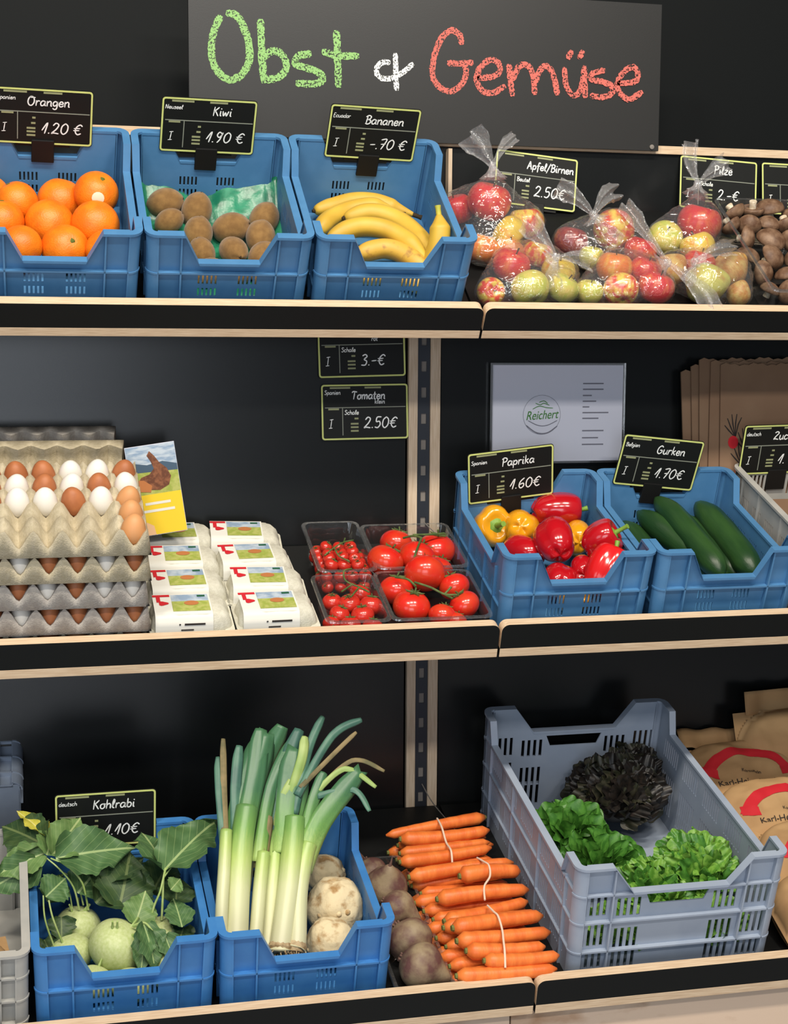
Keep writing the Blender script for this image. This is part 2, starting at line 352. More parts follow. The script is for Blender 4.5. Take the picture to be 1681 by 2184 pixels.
# ------------------------------------------------------------------ stroke lettering
GL = {
'a': (5.2, [[(4.3,4.4),(2,5),(.4,2.8),(1.2,.3),(3,.6),(4.3,3.2),(4.4,4.8),(4.3,1.2),(5.2,.2)]]),
'b': (4.8, [[(.8,9),(.8,.4),(.8,3.2),(2.4,5),(4.2,3.6),(3.8,.8),(2,0),(.8,1)]]),
'c': (4.2, [[(3.8,4.2),(2,5),(.5,3),(.9,.8),(2.4,0),(4,.9)]]),
'd': (5, [[(4.2,4),(2,5),(.5,2.6),(1.4,.2),(3.2,.6),(4.2,3),(4.4,9),(4.3,1),(5,.2)]]),
'e': (4.6, [[(.7,2.5),(3.8,2.9),(3.4,4.7),(1.6,4.8),(.5,2.4),(1.4,.3),(3,.1),(4.4,1.2)]]),
'f': (3.8, [[(3.8,8.2),(2.6,9),(1.8,7),(1.6,-2.4)],[(.2,4.6),(3.4,5)]]),
'g': (5, [[(4.2,4.2),(2,5),(.5,3),(1.4,.6),(3.2,1),(4.2,3),(4.3,4.8),(4.2,-1.6),(2.4,-3),(.8,-2)]]),
'h': (4.8, [[(.8,9),(.8,0)],[(.8,3),(2.6,5),(4,3.8),(4.2,0)]]),
'i': (2.2, [[(.9,5),(1,.8),(1.9,.2)],[(1.1,7.2),(1.3,7.6)]]),
'k': (4.6, [[(.8,9),(.8,0)],[(3.8,5),(.9,2.4),(2.2,2.2),(4.2,0)]]),
'l': (2.8, [[(.4,1.5),(2.2,6.5),(1.7,9),(.9,6),(1,1),(2.4,.2)]]),
'm': (7.2, [[(.6,5),(.8,0)],[(.8,3.2),(2.2,5),(3.4,4),(3.5,0)],[(3.5,3.2),(5,5),(6.2,4),(6.4,0)]]),
'n': (5, [[(.6,5),(.8,0)],[(.8,3.2),(2.6,5),(4,4),(4.2,.6),(5,.2)]]),
'o': (4.8, [[(2.6,5),(.7,3.8),(.8,1),(2.6,0),(4.2,1.6),(3.9,4.2),(2.4,5),(4.8,4.6)]]),
'p': (4.8, [[(.6,5),(.8,-3)],[(.8,3.4),(2.6,5),(4.2,3.4),(3.4,.6),(.9,.8)]]),
'r': (3.8, [[(.6,5),(.8,0)],[(.8,3),(2,4.8),(3.6,4.6)]]),
's': (4, [[(3.6,4.4),(1.8,5),(.8,3.9),(3,2.5),(3.4,.8),(1.6,0),(.4,.8)]]),
't': (3.4, [[(1.6,8),(1.5,.8),(3,.2)],[(.2,5.2),(3.2,5.4)]]),
'u': (5, [[(.6,5),(.8,1),(2.4,0),(4,2),(4.2,5),(4.2,1),(5,.2)]]),
'w': (6.4, [[(.4,5),(1.4,.2),(3,3.8),(4.2,.2),(5.8,5)]]),
'z': (4.4, [[(.6,4.8),(3.8,4.8),(.6,.2),(4.2,.3)]]),
'v': (4.4, [[(.4,5),(2,0),(4,5)]]),
'A': (6, [[(.3,0),(2.8,8.6),(3.2,8.4),(5.4,0)],[(1.4,3.4),(4.8,3.6)]]),
'B': (6, [[(1.6,8.4),(1.4,0)],[(.2,7.4),(2.4,9),(5,7.8),(4,5.2),(2,4.7),(5,4),(5.2,1.2),(3,-.2),(.8,.4)]]),
'E': (5, [[(4.4,8.8),(1.2,8.8),(1,0),(4.4,.2)],[(1,4.6),(3.8,4.8)]]),
'G': (6.4, [[(5.4,7.6),(3.4,9),(1,6.6),(.6,2.4),(2.8,0),(5.2,1.6),(5.2,4),(3.2,3.9)]]),
'I': (4, [[(.6,8.4),(3.8,8.8)],[(2.3,8.6),(2,0)],[(.4,-.1),(3.6,.2)]]),
'K': (5.8, [[(1,9),(.9,0)],[(5,8.8),(1.1,4.2),(2.4,4.4),(5.2,0)]]),
'N': (6.2, [[(.6,0),(.8,8.6),(4.8,.2),(5.2,9)]]),
'O': (7, [[(3.6,9),(1.2,7.4),(.6,3.4),(2.2,.3),(4.6,.3),(6.2,3.6),(5.4,7.8),(3.2,9),(2,8.2),(6.6,8)]]),
'P': (5.6, [[(1.4,8.6),(1.2,-.2)],[(.1,7.6),(2.4,9),(5,7.8),(4.4,5),(1.6,4.2)]]),
'S': (5.4, [[(4.8,7.8),(2.6,9),(1,7.2),(3.2,4.8),(4.8,2.4),(2.8,0),(.6,1)]]),
'T': (6, [[(.2,7.6),(1.6,8.8),(5.6,8.2)],[(3.2,8.6),(2.6,.2)]]),
'Z': (5.8, [[(.6,7.8),(2.8,9),(4.8,7.4),(2.4,4),(.5,.6),(2,.9),(5.4,.2)]]),
'R': (5.8, [[(1.4,8.8),(1.2,0)],[(.4,8),(2.6,9),(4.8,7.4),(3.6,4.8),(1.3,4.4),(3,3.8),(5.4,0)]]),
'0': (5.8, [[(3,9),(.9,6.6),(.8,2.2),(2.8,0),(5,2.4),(5,6.8),(3,9)]]),
'1': (4.2, [[(.4,2.6),(3.4,9),(2.6,0)]]),
'2': (5.8, [[(.8,7),(2.4,9),(4.6,7.6),(3.4,4),(.6,.4),(2,.7),(5.4,.2)]]),
'3': (5.4, [[(.8,8),(2.8,9),(4.4,7.4),(2.4,5),(4.6,3.4),(3.8,.4),(.8,.4)]]),
'4': (5.4, [[(3,9),(.6,3.4),(5,3.6)],[(3.8,6),(3.6,0)]]),
'5': (5.4, [[(4.6,9),(1.4,8.8),(1.2,5.2),(3.6,5.4),(4.6,2.8),(3,.2),(.7,.7)]]),
'6': (5.4, [[(4.2,8.8),(1.6,6.2),(.8,2.4),(2.4,0),(4.6,1.6),(4,4.2),(1.2,3.2)]]),
'7': (5.4, [[(.8,8.4),(4.8,8.8),(2.4,0)],[(1.4,4.4),(4.6,4.8)]]),
'9': (5.4, [[(4.4,7.4),(2.2,9),(.9,6.4),(2.6,4.4),(4.4,6.8),(4.5,8.4),(3.6,3),(2,0)]]),
'€': (6.4, [[(5.8,7.4),(4,8.6),(1.8,6.4),(1.5,2.8),(3.4,.3),(5.6,1.2)],[(.3,5.4),(4.4,5.6)],[(.2,3.6),(4,3.8)]]),
'/': (4, [[(.2,-2),(3.8,9.4)]]), '.': (1.8, [[(.6,.2),(1,.5)]]), '-': (4.6, [[(.6,3.6),(4,3.9)]]), ':': (2, [[(.7,1),(1,1.2)],[(.7,4),(1,4.2)]]), ' ': (2.6, []), ',': (1.8, [[(.9,.4),(.4,-1.2)]]),
}
def write(mb, txt, x, z, h, wd, y, slant=.12, mi=0, ang=0.0, kx=1.0):
    "handwriting from (x,z); h is the height of a capital"
    k = h/9.0; cx = 0.0; ca, sa = math.cos(ang), math.sin(ang)
    for ch in txt:
        adv, strokes = GL.get(ch, GL[' '])
        for st in strokes:
            P = curve([(a, b) for a, b in st], 5) if len(st) > 2 else [Vector(st[0]), Vector(st[0]).lerp(Vector(st[1]), .5), Vector(st[1])]
            Q = []
            for p in P:
                px = (cx + p[0] + p[1]*slant)*k*kx; pz = p[1]*k
                Q.append((x + px*ca - pz*sa, z + px*sa + pz*ca))
            mb.stroke(Q, wd, y, mi)
        cx += adv + .5
    return cx*k*kx
def printed(txt, size, m, parent, M, name='print', extr=.0002, shear=None):
    cu = bpy.data.curves.new(name, 'FONT'); cu.body = txt; cu.size = size; cu.align_x = 'CENTER'; cu.extrude = extr
    o = bpy.data.objects.new(name, cu); me = bpy.data.meshes.new_from_object(o); bpy.data.objects.remove(o); bpy.data.curves.remove(cu)
    me.materials.clear(); me.materials.append(m)
    if shear is not None: me.transform(shear)
    return put(name, me, parent, M)
FACE = rot(90)         # text lying in x-y is turned to stand in x-z facing -y

# ------------------------------------------------------------------ the chalk sign
sg = thing('chalkboard_sign', 'large dark chalkboard sign with green, white and red hand lettering', 'sign', world(-505, 372, 328))
b = MB(); b.plate(rect(0, 1.001, 0, .304), [], 0, .010); bevel(b.build('board', slate, sg, smooth=0), .0008)
def sx(p): return ((p[0]-400)*1.0035/1000, (325 + (p[0]-1392)*.0445 - p[1])*.98/1000)
LET = {'green': (chalk_g, 19, [
    [(478,42),(498,50),(515,85),(521,127),(508,160),(480,174),(454,152),(445,117),(450,80),(463,50)],
    [(543,57),(545,115),(549,177)], [(549,128),(568,116),(586,124),(595,147),(583,166),(562,173),(550,172)],
    [(642,122),(620,126),(613,142),(637,150),(662,160),(668,174),(652,182),(617,180)],
    [(697,78),(699,130),(701,186)], [(670,118),(700,125),(740,126)]]),
  'white': (chalk_wh, 14, [[(819,122),(820,160),(822,193)], [(806,138),(788,140),(779,156),(790,170),(814,170),(837,157),(855,142)]]),
  'red': (chalk_r, 16, [
    [(958,99),(954,82),(934,73),(912,95),(899,134),(898,167),(914,190),(938,197),(961,181),(969,158),(964,139)], [(931,139),(955,141),(981,138)],
    [(995,170),(1026,167),(1041,156),(1037,138),(1017,134),(998,150),(991,174),(1005,197),(1028,200),(1051,187)],
    [(1061,144),(1064,172),(1069,205)], [(1070,172),(1082,147),(1098,143),(1111,158),(1118,202)], [(1118,180),(1128,155),(1142,145),(1157,162),(1167,203)],
    [(1182,150),(1187,187),(1204,207),(1220,190),(1226,147)], [(1226,150),(1227,180),(1229,209)],
    [(1196,115),(1190,128)], [(1221,115),(1214,128)],
    [(1270,154),(1246,160),(1242,173),(1267,178),(1287,187),(1289,201),(1270,210),(1242,207)],
    [(1302,181),(1340,177),(1345,158),(1334,147),(1314,157),(1300,181),(1307,202),(1327,215),(1355,200)]])}
for k, (m, wd, sts) in LET.items():
    b = MB(); q = random.Random(3)
    for si, st in enumerate(sts):
        P = curve([sx(p) for p in st], 9) if len(st) > 2 else [Vector(sx(st[0])).lerp(Vector(sx(st[1])), i/6) for i in range(7)]
        b.stroke(P, wd*.00076, -.0006 - si*.00012, 0, jit=.16, rr=q)
    b.build(k + '_lettering', m, sg, smooth=0)
b = MB(); b.lathe([(.0001,0),(.005,.0),(.005,.003),(.0001,.004)], 10, M=Matrix.Translation((.985,0,.008)) @ rot(90)); b.build('screw', MATS['bare_slot_metal'], sg)

# ------------------------------------------------------------------ price cards
CW, CH = .182, .114
def card_mesh():
    b = MB(); b.plate(rr_rect(-CW/2, CW/2, 0, CH, .006), [], 0, .002); return b.mesh('card', [tag_black], 30)
def border_mesh():
    b = MB(); b.plate(rr_rect(-CW/2+.001, CW/2-.001, .001, CH-.001, .006), [rr_rect(-CW/2+.0042, CW/2-.0042, .0042, CH-.0042, .0035)], -.0006, .0003); return b.mesh('border', [tag_edge], 30)
def rules_mesh():
    b = MB(); q = random.Random(5)
    b.box(-CW/2+.008, CW/2-.006, -.0005, .0002, .0655, .0672, 0); b.box(-.0475, -.0458, -.0005, .0002, .010, .0655, 0)
    for x0, x1, z in ((-.072,-.030,.1045),(.000,.034,.1045),(-.076,-.054,.0615)): b.box(x0, x1, -.0006, .0002, z, z+.0035, 1)
    for x0, x1, z in ((-.020,-.014,.053),(-.022,-.014,.042),(-.030,-.014,.0315),(-.030,-.014,.0245),(-.030,-.014,.017)): b.box(x0, x1, -.0006, .0002, z, z+.0035, 1)
    return b.mesh('rules', [tag_line, tag_dim], 0)
def clip_mesh():
    b = MB(); b.box(-.021, .021, -.004, .007, -.036, .010); b.box(-.05, .05, .0022, .006, -.006, .012); return b.mesh('clip', [clip_black], 0)
CARD, BORD, RULE, CLIP = card_mesh(), border_mesh(), rules_mesh(), clip_mesh()
def price_card(label, M, name, price, origin, clip=True, size=.018, nx=-.030, nz=.080, per='', two=None):
    t = thing('price_card', label, 'price card', M, 'black chalk price cards')
    put('card', CARD, t); put('border', BORD, t); put('rules', RULE, t)
    if clip: bevel(put('clip', CLIP, t), .0012)
    def word(nm, *a, **k):
        b = MB(); write(b, *a, **k); b.build(nm, chalk_w, t, smooth=0)
    word('name_writing', name, nx, nz, size, .0024, -.0008)
    if two: word('sort_writing', two, .02, nz - .0095, .009, .0013, -.0008)
    if origin: word('origin_writing', origin, -.084, nz + .010, .0085, .0012, -.0008)
    word('grade_writing', 'I', -.076, .025, .018, .0018, -.0008)
    if price: word('price_writing', price, -.004, .024, .022, .0025, -.0008, slant=.16, kx=1.05)
    if per: word('unit_writing', per, -.043, .052, .009, .0013, -.0008)
    return t
def card_at(s, x, d, h, roll): return at(s, x, d, h, rot(0, -roll, 0) @ Matrix.Translation((0, 0, -CH/2)))
def card_w(x, Y, z, roll, lean=8): return world(x, Y, z, rot(-lean, 0, 0) @ rot(0, -roll, 0) @ Matrix.Translation((0, 0, -CH/2)))
price_card('black price card reading Orangen clipped to the orange crate', card_at('T', -791, 391, 143, -1.1), 'Orangen', '1.20 €', 'Spanien')
price_card('black price card reading Kiwi clipped to the kiwi crate', card_at('T', -482, 391, 137, -.9), 'Kiwi', '1.90 €', 'Neuseel', nx=.006)
price_card('black price card reading Bananen clipped to the banana crate', card_at('T', -158, 391, 135, -1.7), 'Bananen', '-.70 €', 'Ecuador', nx=-.02, nz=.077)
price_card('black price card reading Apfel and Birnen behind the bagged fruit', card_w(224, 380, 258, -5.6), 'Apfel/Birnen', '2.50€', '', clip=True, size=.016, nx=-.022, per='Beutel')
price_card('black price card reading Pilze behind the mushrooms', card_w(641, 380, 262, -3.3), 'Pilze', '2.-€', '', nx=-.012, per='Schale')
price_card('black price card cut off by the frame beside the Pilze card', card_w(835, 380, 256, -1.2), 'S', '', '', nx=-.018, per='', clip=False)
price_card('upper Tomaten price card, price three euros, on the back panel', card_w(-170, 291, -95, 1.5, 2), 'Tomaten', '3.-€', 'Italien', clip=False, nx=-.024, nz=.083, size=.016, per='Schale', two='rot')
price_card('lower Tomaten price card reading 2.50 on the back panel', card_w(-163, 291, -222, .8, 2), 'Tomaten', '2.50€', 'Spanien', clip=False, nx=-.028, nz=.083, size=.016, per='Schale', two='klein')
price_card('black price card reading Paprika tilted above the pepper crate', card_at('M', 123, 389, 116, 6.7), 'Paprika', '1.60€', 'Spanien', nx=-.02, nz=.078)
price_card('black price card reading Gurken tilted above the cucumber crate', card_at('M', 444, 391, 136, -6.4), 'Gurken', '1.70€', 'Belgien', nx=-.012, nz=.078)
price_card('black price card beginning with Zuc above the beige crate', card_at('M', 722, 400, 160, 1.4), 'Zucchini', '1.80€', 'deutsch', nx=-.022)
price_card('black price card reading Kohlrabi behind the kohlrabi leaves', card_at('B', -713, 391, 134, .3), 'Kohlrabi', '1.10€', 'deutsch', nx=-.024)

# ------------------------------------------------------------------ crates
def slots(cx, z0, z1, n, pitch, wd): return [rect(cx + (i-(n-1)/2)*pitch - wd/2, cx + (i-(n-1)/2)*pitch + wd/2, z0, z1) for i in range(n)]
def crate_parts(W, D, H, flat, slant, notch, Lc, Ls, drop, end_holes, side_holes, hribs, vribs, rec=.010, draft=.028, sribs=(), ecorner=()):
    r = .020; a = W/2 - r; th = .003; rim = .005
    prof = [(a, H)]
    if notch: prof += [(W/2-flat, H), (W/2-flat-slant, H-notch), (-(W/2-flat-slant), H-notch), (-(W/2-flat), H)]
    prof += [(-a, H)]
    def warp(p):
        k = draft*(1 - p.z/H)
        return Vector((p.x*(1-k), D/2 + (p.y-D/2)*(1-k*.7), p.z))
    e = MB()
    inner = [(p[0], p[1]-.001) for p in prof]
    e.plate([(-a, 0), (a, 0)] + inner, end_holes, rec, rec+th)
    band = prof + [(p[0] + (-.002 if i in (1,2) and notch else .002 if i in (3,4) and notch else 0), p[1]-rim) for i, p in enumerate(prof)][::-1]
    e.plate(band[::-1] if False else band, [], -.003, rec+th+.001)
    for z in hribs: e.box(-a, a, 0, rec, z-.0017, z+.0017)
    for u in vribs:
        for sg_ in (-1, 1):
            x = sg_*u; top = H-.004
            if notch and abs(x) < W/2-flat: top = H - notch*min(1, (W/2-flat-abs(x))/slant) - .004
            e.box(x-.0016, x+.0016, 0, rec, 0, top)
    for sg_ in (-1, 1):                                   # rounded corners, closed to the recessed wall
        e.box(sg_*a-.0016, sg_*a+.0016, 0, rec+th, 0, H-.002)
        def arc(R, k, cx=sg_*a): t = math.radians(90*k/5); return (cx + sg_*R*math.sin(t), r - R*math.cos(t))
        for k in range(5):
            for R0, R1, z0, z1 in ((r, r-th, 0, H-.001), (r+.003, r-.011, H-rim, H)):
                p = [arc(R0,k), arc(R0,k+1), arc(R1,k+1), arc(R1,k)]
                vs = [(x,y,z0) for x,y in p] + [(x,y,z1) for x,y in p]
                e.add(vs, [[0,1,5,4],[2,3,7,6],[4,5,6,7],[3,2,1,0]])
        for z in hribs:
            for k in range(5):
                p = [arc(r+.0016,k), arc(r+.0016,k+1), arc(r-.002,k+1), arc(r-.002,k)]
                vs = [(x,y,z-.0017) for x,y in p] + [(x,y,z+.0017) for x,y in p]
                e.add(vs, [[0,1,5,4],[4,5,6,7],[3,2,1,0]])
    end = e.mesh('end_wall', [blue], 40, warp)
    s = MB(); Mx = Matrix(((0,1,0,0),(1,0,0,0),(0,0,1,0),(0,0,0,1)))      # plate x -> y, plate y -> x
    if drop: sp = [(D-r, H), (D-Lc, H), (D-Lc-Ls, H-drop), (Lc+Ls, H-drop), (Lc, H), (r, H)]
    else: sp = [(D-r, H), (r, H)]
    X = W/2
    s.plate([(r, 0), (D-r, 0)] + [(p[0], p[1]-.001) for p in sp], side_holes, X-.008, X-.005, M=Mx)
    s.plate(sp + [(p[0], p[1]-rim) for p in sp][::-1], [], X-.011, X+.003, M=Mx)
    for z in sribs: s.box(X-.006, X, r, D-r, z-.0017, z+.0017)
    for y in (Lc+.004, D*.36, D*.64, D-Lc-.004): s.box(X-.006, X, y-.0016, y+.0016, 0, H-drop-.004)
    side = s.mesh('side_wall', [blue], 40, warp)
    f = MB(); f.box(-(X-.006), X-.006, .008, D-.008, 0, .004); base = f.mesh('base', [blue], 0, warp)
    return dict(end=end, side=side, base=base, W=W, D=D, H=H)
def crate(parts, label, M, m, group=None, name='crate'):
    t = thing(name, label, 'crate', M, group)
    def sl(o):
        o.material_slots[0].link = 'OBJECT'; o.material_slots[0].material = m; return o
    R180 = Matrix.Translation((0, parts['D'], 0)) @ rot(0, 0, 180)
    sl(put('end_wall', parts['end'], t)); sl(put('end_wall', parts['end'], t, R180))
    sl(put('side_wall', parts['side'], t)); sl(put('side_wall', parts['side'], t, R180)); sl(put('base', parts['base'], t))
    return t
H_B = .167
eh = []
for cx in (-.037, .037): eh += slots(cx, .058, .077, 5, .0078, .0036) + slots(cx, .033, .050, 5, .0078, .0036)
sh = []
for i in range(5): sh += slots(.075 + i*.059, .060, .085, 5, .0078, .0036)
BLUE = crate_parts(.297, .385, H_B, .066, .027, .057, .060, .020, .047, eh, sh, (.086, .006), (.087,), sribs=(.050,))
g = 'blue plastic crates of produce'
def cr(s, xl, label, m): return crate(BLUE, label, at(s, xl + 150, 22, DECK), m, g, 'blue_crate')
cr('T', -933, 'blue plastic crate filled with oranges', blue)
cr('T', -628, 'blue plastic crate filled with kiwis on green tissue', blue)
cr('T', -323, 'blue plastic crate filled with bananas', blue)
cr('M', 7, 'blue plastic crate filled with red and yellow peppers', blue)
cr('M', 311, 'blue plastic crate filled with cucumbers', blue)
cr('B', -853, 'blue plastic crate filled with leafy kohlrabi', blue_b)
cr('B', -550, 'blue plastic crate holding leeks and celeriac', blue_b)
# the tall blue-grey lettuce crate
HG = .242; eh = []
for z0, z1 in ((.135, .176), (.070, .118), (.022, .054)):
    for cx in (-.158, .158): eh += slots(cx, z0, z1, 4, .0125, .0062)
    if z0 < .13 and z0 > .03:
        pass
for z0, z1 in ((.130, .168), (.018, .104)):
    for cx in (-.093, .093): eh += slots(cx, z0, z1, 4, .0130, .0066)
eh.append([(-.052, .152), (.052, .152), (.062, .176), (-.062, .176)])
sh = []
for i in range(5): sh += slots(.095 + i*.106, .140, .178, 8, .0098, .0046) + slots(.095 + i*.106, .030, .110, 8, .0098, .0046)
GREY = crate_parts(.400, .612, HG, .068, .040, .055, .060, .018, .045, eh, sh, (.182, .124, .062, .008), (.128,), sribs=(.186, .124, .06), draft=.034)
crate(GREY, 'tall blue-grey slotted plastic crate holding lettuces', at('B', 271, 22, DECK), grey_pl, None, 'grey_crate')
# straight-rimmed grey crates
eh = []; sh = []
for i in range(5): sh += slots(.07 + i*.062, .060, .120, 5, .0085, .0045)
for cx in (-.09, 0, .09): eh += slots(cx, .10, .145, 5, .0095, .005)
PLAIN = crate_parts(.300, .385, H_B, .06, .02, 0, .05, .02, 0, [], sh, (.120, .075, .030), (.05, .105), draft=.02)
PLAIN2 = crate_parts(.300, .385, H_B, .06, .02, 0, .05, .02, 0, eh, sh, (.090, .040), (.05, .105), draft=.02)
crate(PLAIN, 'grey plastic crate with straight rim beside the kohlrabi crate', at('B', -1008, 22, DECK), beige_pl, 'straight-rimmed grey crates', 'grey_crate')
crate(PLAIN2, 'beige-grey plastic crate beside the cucumber crate', at('M', 775, 30, DECK + 4), beige_pl, 'straight-rimmed grey crates', 'grey_crate')
crate(PLAIN, 'dark grey crate stood on end behind the kohlrabi leaves', at('B', -1005, 600, 105, rot(-78)), grey_pl, 'straight-rimmed grey crates', 'grey_crate')

# ------------------------------------------------------------------ fruit and vegetable builders
orange_m = mat('orange_peel', (.86,.22,.008), .42, .45, col2=(.78,.165,.006), scale=1.4, bump=.30, bscale=16, sss=.08)
button_m = mat('green_stalk_button', (.10,.13,.02), .7, .2)
kiwi_m = mat('kiwi_skin', (.19,.098,.028), .75, .25, col2=(.28,.155,.048), scale=2.2, lo=.35, hi=.68, bump=.4, bscale=34, sheen=.3)
kiwi_t = mat('kiwi_tip', (.05,.028,.012), .8, .2)
banana_m = mat('banana_peel', (.64,.42,.055), .45, .35, col2=(.54,.32,.035), scale=14, lo=.35, hi=.7, bump=.08, bscale=80)
banana_s = mat('banana_peel_freckled', (.62,.38,.060), .45, .35, col2=(.40,.21,.05), scale=70, lo=.55, hi=.72, bump=.08, bscale=80)
banana_tip = mat('banana_tip', (.045,.030,.015), .8, .2)
banana_g = mat('banana_stalk', (.42,.42,.06), .5, .3, col2=(.55,.45,.06), scale=40)
def apple_mat(n, c, c2, lo, hi): return mat(n, c, .28, .5, col2=c2, scale=1.9, lo=lo, hi=hi, coat=.3, stretch=(1.3,1.3,.55), detail=5)
AP = {'red': apple_mat('red_apple_skin', (.58,.022,.026), (.68,.16,.05), .48, .72), 'dark': apple_mat('dark_red_apple_skin', (.20,.014,.018), (.33,.05,.03), .45, .75),
      'mix': apple_mat('red_and_yellow_apple_skin', (.66,.055,.030), (.76,.55,.09), .42, .58), 'yel': apple_mat('yellow_apple_skin', (.70,.50,.06), (.70,.24,.05), .55, .72),
      'grn': apple_mat('green_yellow_apple_skin', (.48,.50,.07), (.68,.52,.14), .42, .70), 'org': apple_mat('orange_apple_skin', (.72,.20,.035), (.72,.42,.07), .48, .70),
      'pear': mat('pear_skin', (.50,.47,.11), .35, .45, col2=(.44,.27,.07), scale=1.6, lo=.48, hi=.7), 'brn': mat('russet_skin', (.48,.22,.055), .45, .35, col2=(.56,.38,.12), scale=2.0)}
stalk_m = mat('brown_stalk', (.06,.04,.02), .8, .2)
calyx_d = mat('dry_calyx', (.09,.065,.035), .9, .1)
mush_m = mat('brown_mushroom_cap', (.115,.058,.032), .5, .35, col2=(.29,.18,.11), scale=1.7, lo=.35, hi=.72, bump=.12, bscale=9)
mush_s = mat('mushroom_stem', (.72,.64,.50), .7, .2, col2=(.54,.44,.31), scale=4)
mush_g = mat('mushroom_gills', (.16,.10,.07), .8, .2)
tom_m = mat('tomato_skin', (.66,.022,.012), .22, .5, col2=(.62,.045,.015), scale=1.2, coat=.35, sss=.05)
tom_d = mat('cherry_tomato_skin', (.50,.016,.012), .25, .5, col2=(.58,.04,.02), scale=20, coat=.3)
vine_m = mat('tomato_vine', (.055,.10,.025), .6, .3, col2=(.12,.16,.05), scale=60)
pep_r = mat('red_pepper_skin', (.47,.007,.013), .16, .55, coat=.6)
pep_r2 = mat('bright_red_pepper_skin', (.66,.012,.014), .15, .55, coat=.6)
pep_y = mat('yellow_pepper_skin', (.82,.35,.010), .16, .55, coat=.6)
pep_g = mat('pepper_stalk', (.15,.30,.03), .5, .4, col2=(.24,.40,.06), scale=60)
cuc_m = mat('cucumber_skin', (.012,.044,.013), .38, .4, col2=(.028,.078,.019), scale=28, lo=.4, hi=.7, bump=.25, bscale=160, stretch=(1,1,.25))
cuc_t = mat('cucumber_tip', (.20,.24,.10), .6, .3)
kohl_m = mat('kohlrabi_skin', (.44,.52,.20), .45, .4, col2=(.56,.62,.32), scale=9, lo=.3, hi=.7, bump=.04, bscale=60)
stem_m = mat('kohlrabi_leaf_stem', (.30,.42,.12), .5, .35, col2=(.42,.52,.20), scale=40)
cel_m = mat('celeriac_skin', (.72,.60,.38), .8, .2, col2=(.40,.24,.10), scale=42, lo=.50, hi=.66, bump=.7, bscale=110, detail=5)
beet_m = mat('beetroot_skin', (.13,.060,.052), .55, .35, col2=(.30,.225,.135), scale=1.3, lo=.38, hi=.65, bump=.25, bscale=7, detail=6)
beet_r = mat('beetroot_root', (.16,.09,.07), .8, .2)
car_m = mat('carrot_skin', (.80,.205,.040), .42, .4, col2=(.70,.15,.028), scale=22, bump=.15, bscale=120, stretch=(1,1,3))
car_t = mat('carrot_crown', (.16,.17,.05), .8, .2)
band_m = mat('pale_elastic_band', (.80,.62,.48), .6, .3)
leek_m = ramp_mat('leek_shaft', 'Z', [(0,(.60,.58,.38)), (.11,(.62,.64,.36)), (.165,(.44,.56,.17)), (.22,(.17,.34,.08)), (.30,(.060,.165,.075))], .38, .09, 12, bump=.10, bscale=60, stretch=(90,90,3))
leek_leaf = ramp_mat('leek_leaf', 'Z', [(0,(.60,.58,.38)), (.11,(.62,.64,.36)), (.165,(.42,.55,.16)), (.22,(.15,.32,.08)), (.30,(.055,.155,.075))], .40, .09, 10, bump=.1, bscale=90, stretch=(70,70,3))
leek_teal = mat('leek_leaf_bluish', (.05,.13,.10), .45, .4, col2=(.08,.19,.13), scale=20)
leek_tan = mat('leek_dry_leaf', (.26,.20,.10), .7, .2, col2=(.13,.12,.06), scale=25)
leek_pale = mat('leek_pale_leaf', (.20,.33,.08), .45, .3, col2=(.36,.46,.16), scale=12)
root_m = mat('leek_roots', (.52,.40,.24), .8, .2, col2=(.28,.19,.10), scale=80)
egg_w = mat('white_egg', (.76,.73,.67), .5, .35, bump=.03, bscale=500)
egg_b = mat('brown_egg', (.44,.155,.058), .5, .35, col2=(.38,.13,.05), scale=40, bump=.03, bscale=500)
egg_t = mat('tan_egg', (.60,.285,.115), .5, .35, bump=.03, bscale=500)
pulp_m = mat('grey_beige_paper_pulp', (.46,.40,.275), .9, .1, col2=(.52,.455,.325), scale=120, bump=.4, bscale=450)
pulp_g = mat('grey_paper_pulp', (.36,.33,.30), .9, .1, col2=(.42,.39,.35), scale=120, bump=.4, bscale=450)
pulp_w = mat('pale_egg_box_pulp', (.58,.56,.46), .9, .1, col2=(.64,.62,.52), scale=120, bump=.4, bscale=450)
kraft = mat('kraft_paper', (.46,.285,.135), .75, .2, col2=(.40,.235,.11), scale=9, bump=.5, bscale=28, detail=5)
kraft_d = mat('brown_bag_paper', (.225,.135,.082), .75, .2, col2=(.25,.155,.095), scale=8, bump=.2, bscale=30)
red_ink = mat('red_print', (.55,.02,.03), .7, .2)
ink = mat('dark_print', (.035,.03,.028), .8, .1)
ink_g = mat('green_print', (.06,.22,.04), .7, .2); ink_grey = mat('grey_print', (.20,.20,.24), .8, .1)
paper = mat('white_paper', (.66,.67,.76), .7, .2); paper_c = mat('cream_label_paper', (.72,.71,.65), .7, .2)
sky_i = mat('printed_sky', (.24,.33,.45), .6, .2, col2=(.46,.53,.60), scale=40, stretch=(1,1,4)); grass_i = mat('printed_meadow', (.30,.36,.07), .6, .2, col2=(.42,.44,.13), scale=90)
hill_i = mat('printed_hills', (.06,.10,.15), .6, .2); yel_i = mat('yellow_print', (.80,.56,.03), .55, .3); hen_i = mat('printed_hen', (.13,.05,.028), .6, .2, col2=(.25,.10,.05), scale=120)
hen_o = mat('printed_orange_hen', (.45,.17,.06), .6, .2); skin_i = mat('printed_peach', (.80,.50,.28), .6, .2); dkgreen_i = mat('printed_green_badge', (.02,.10,.05), .6, .2)
bag_film = film('clear_bag_film', gloss=.09, rough=.06, bump=1.0, bscale=48, haze=.03)
bag_film2 = film('gathered_bag_film', gloss=.16, rough=.12, bump=1.0, bscale=110, haze=.11)
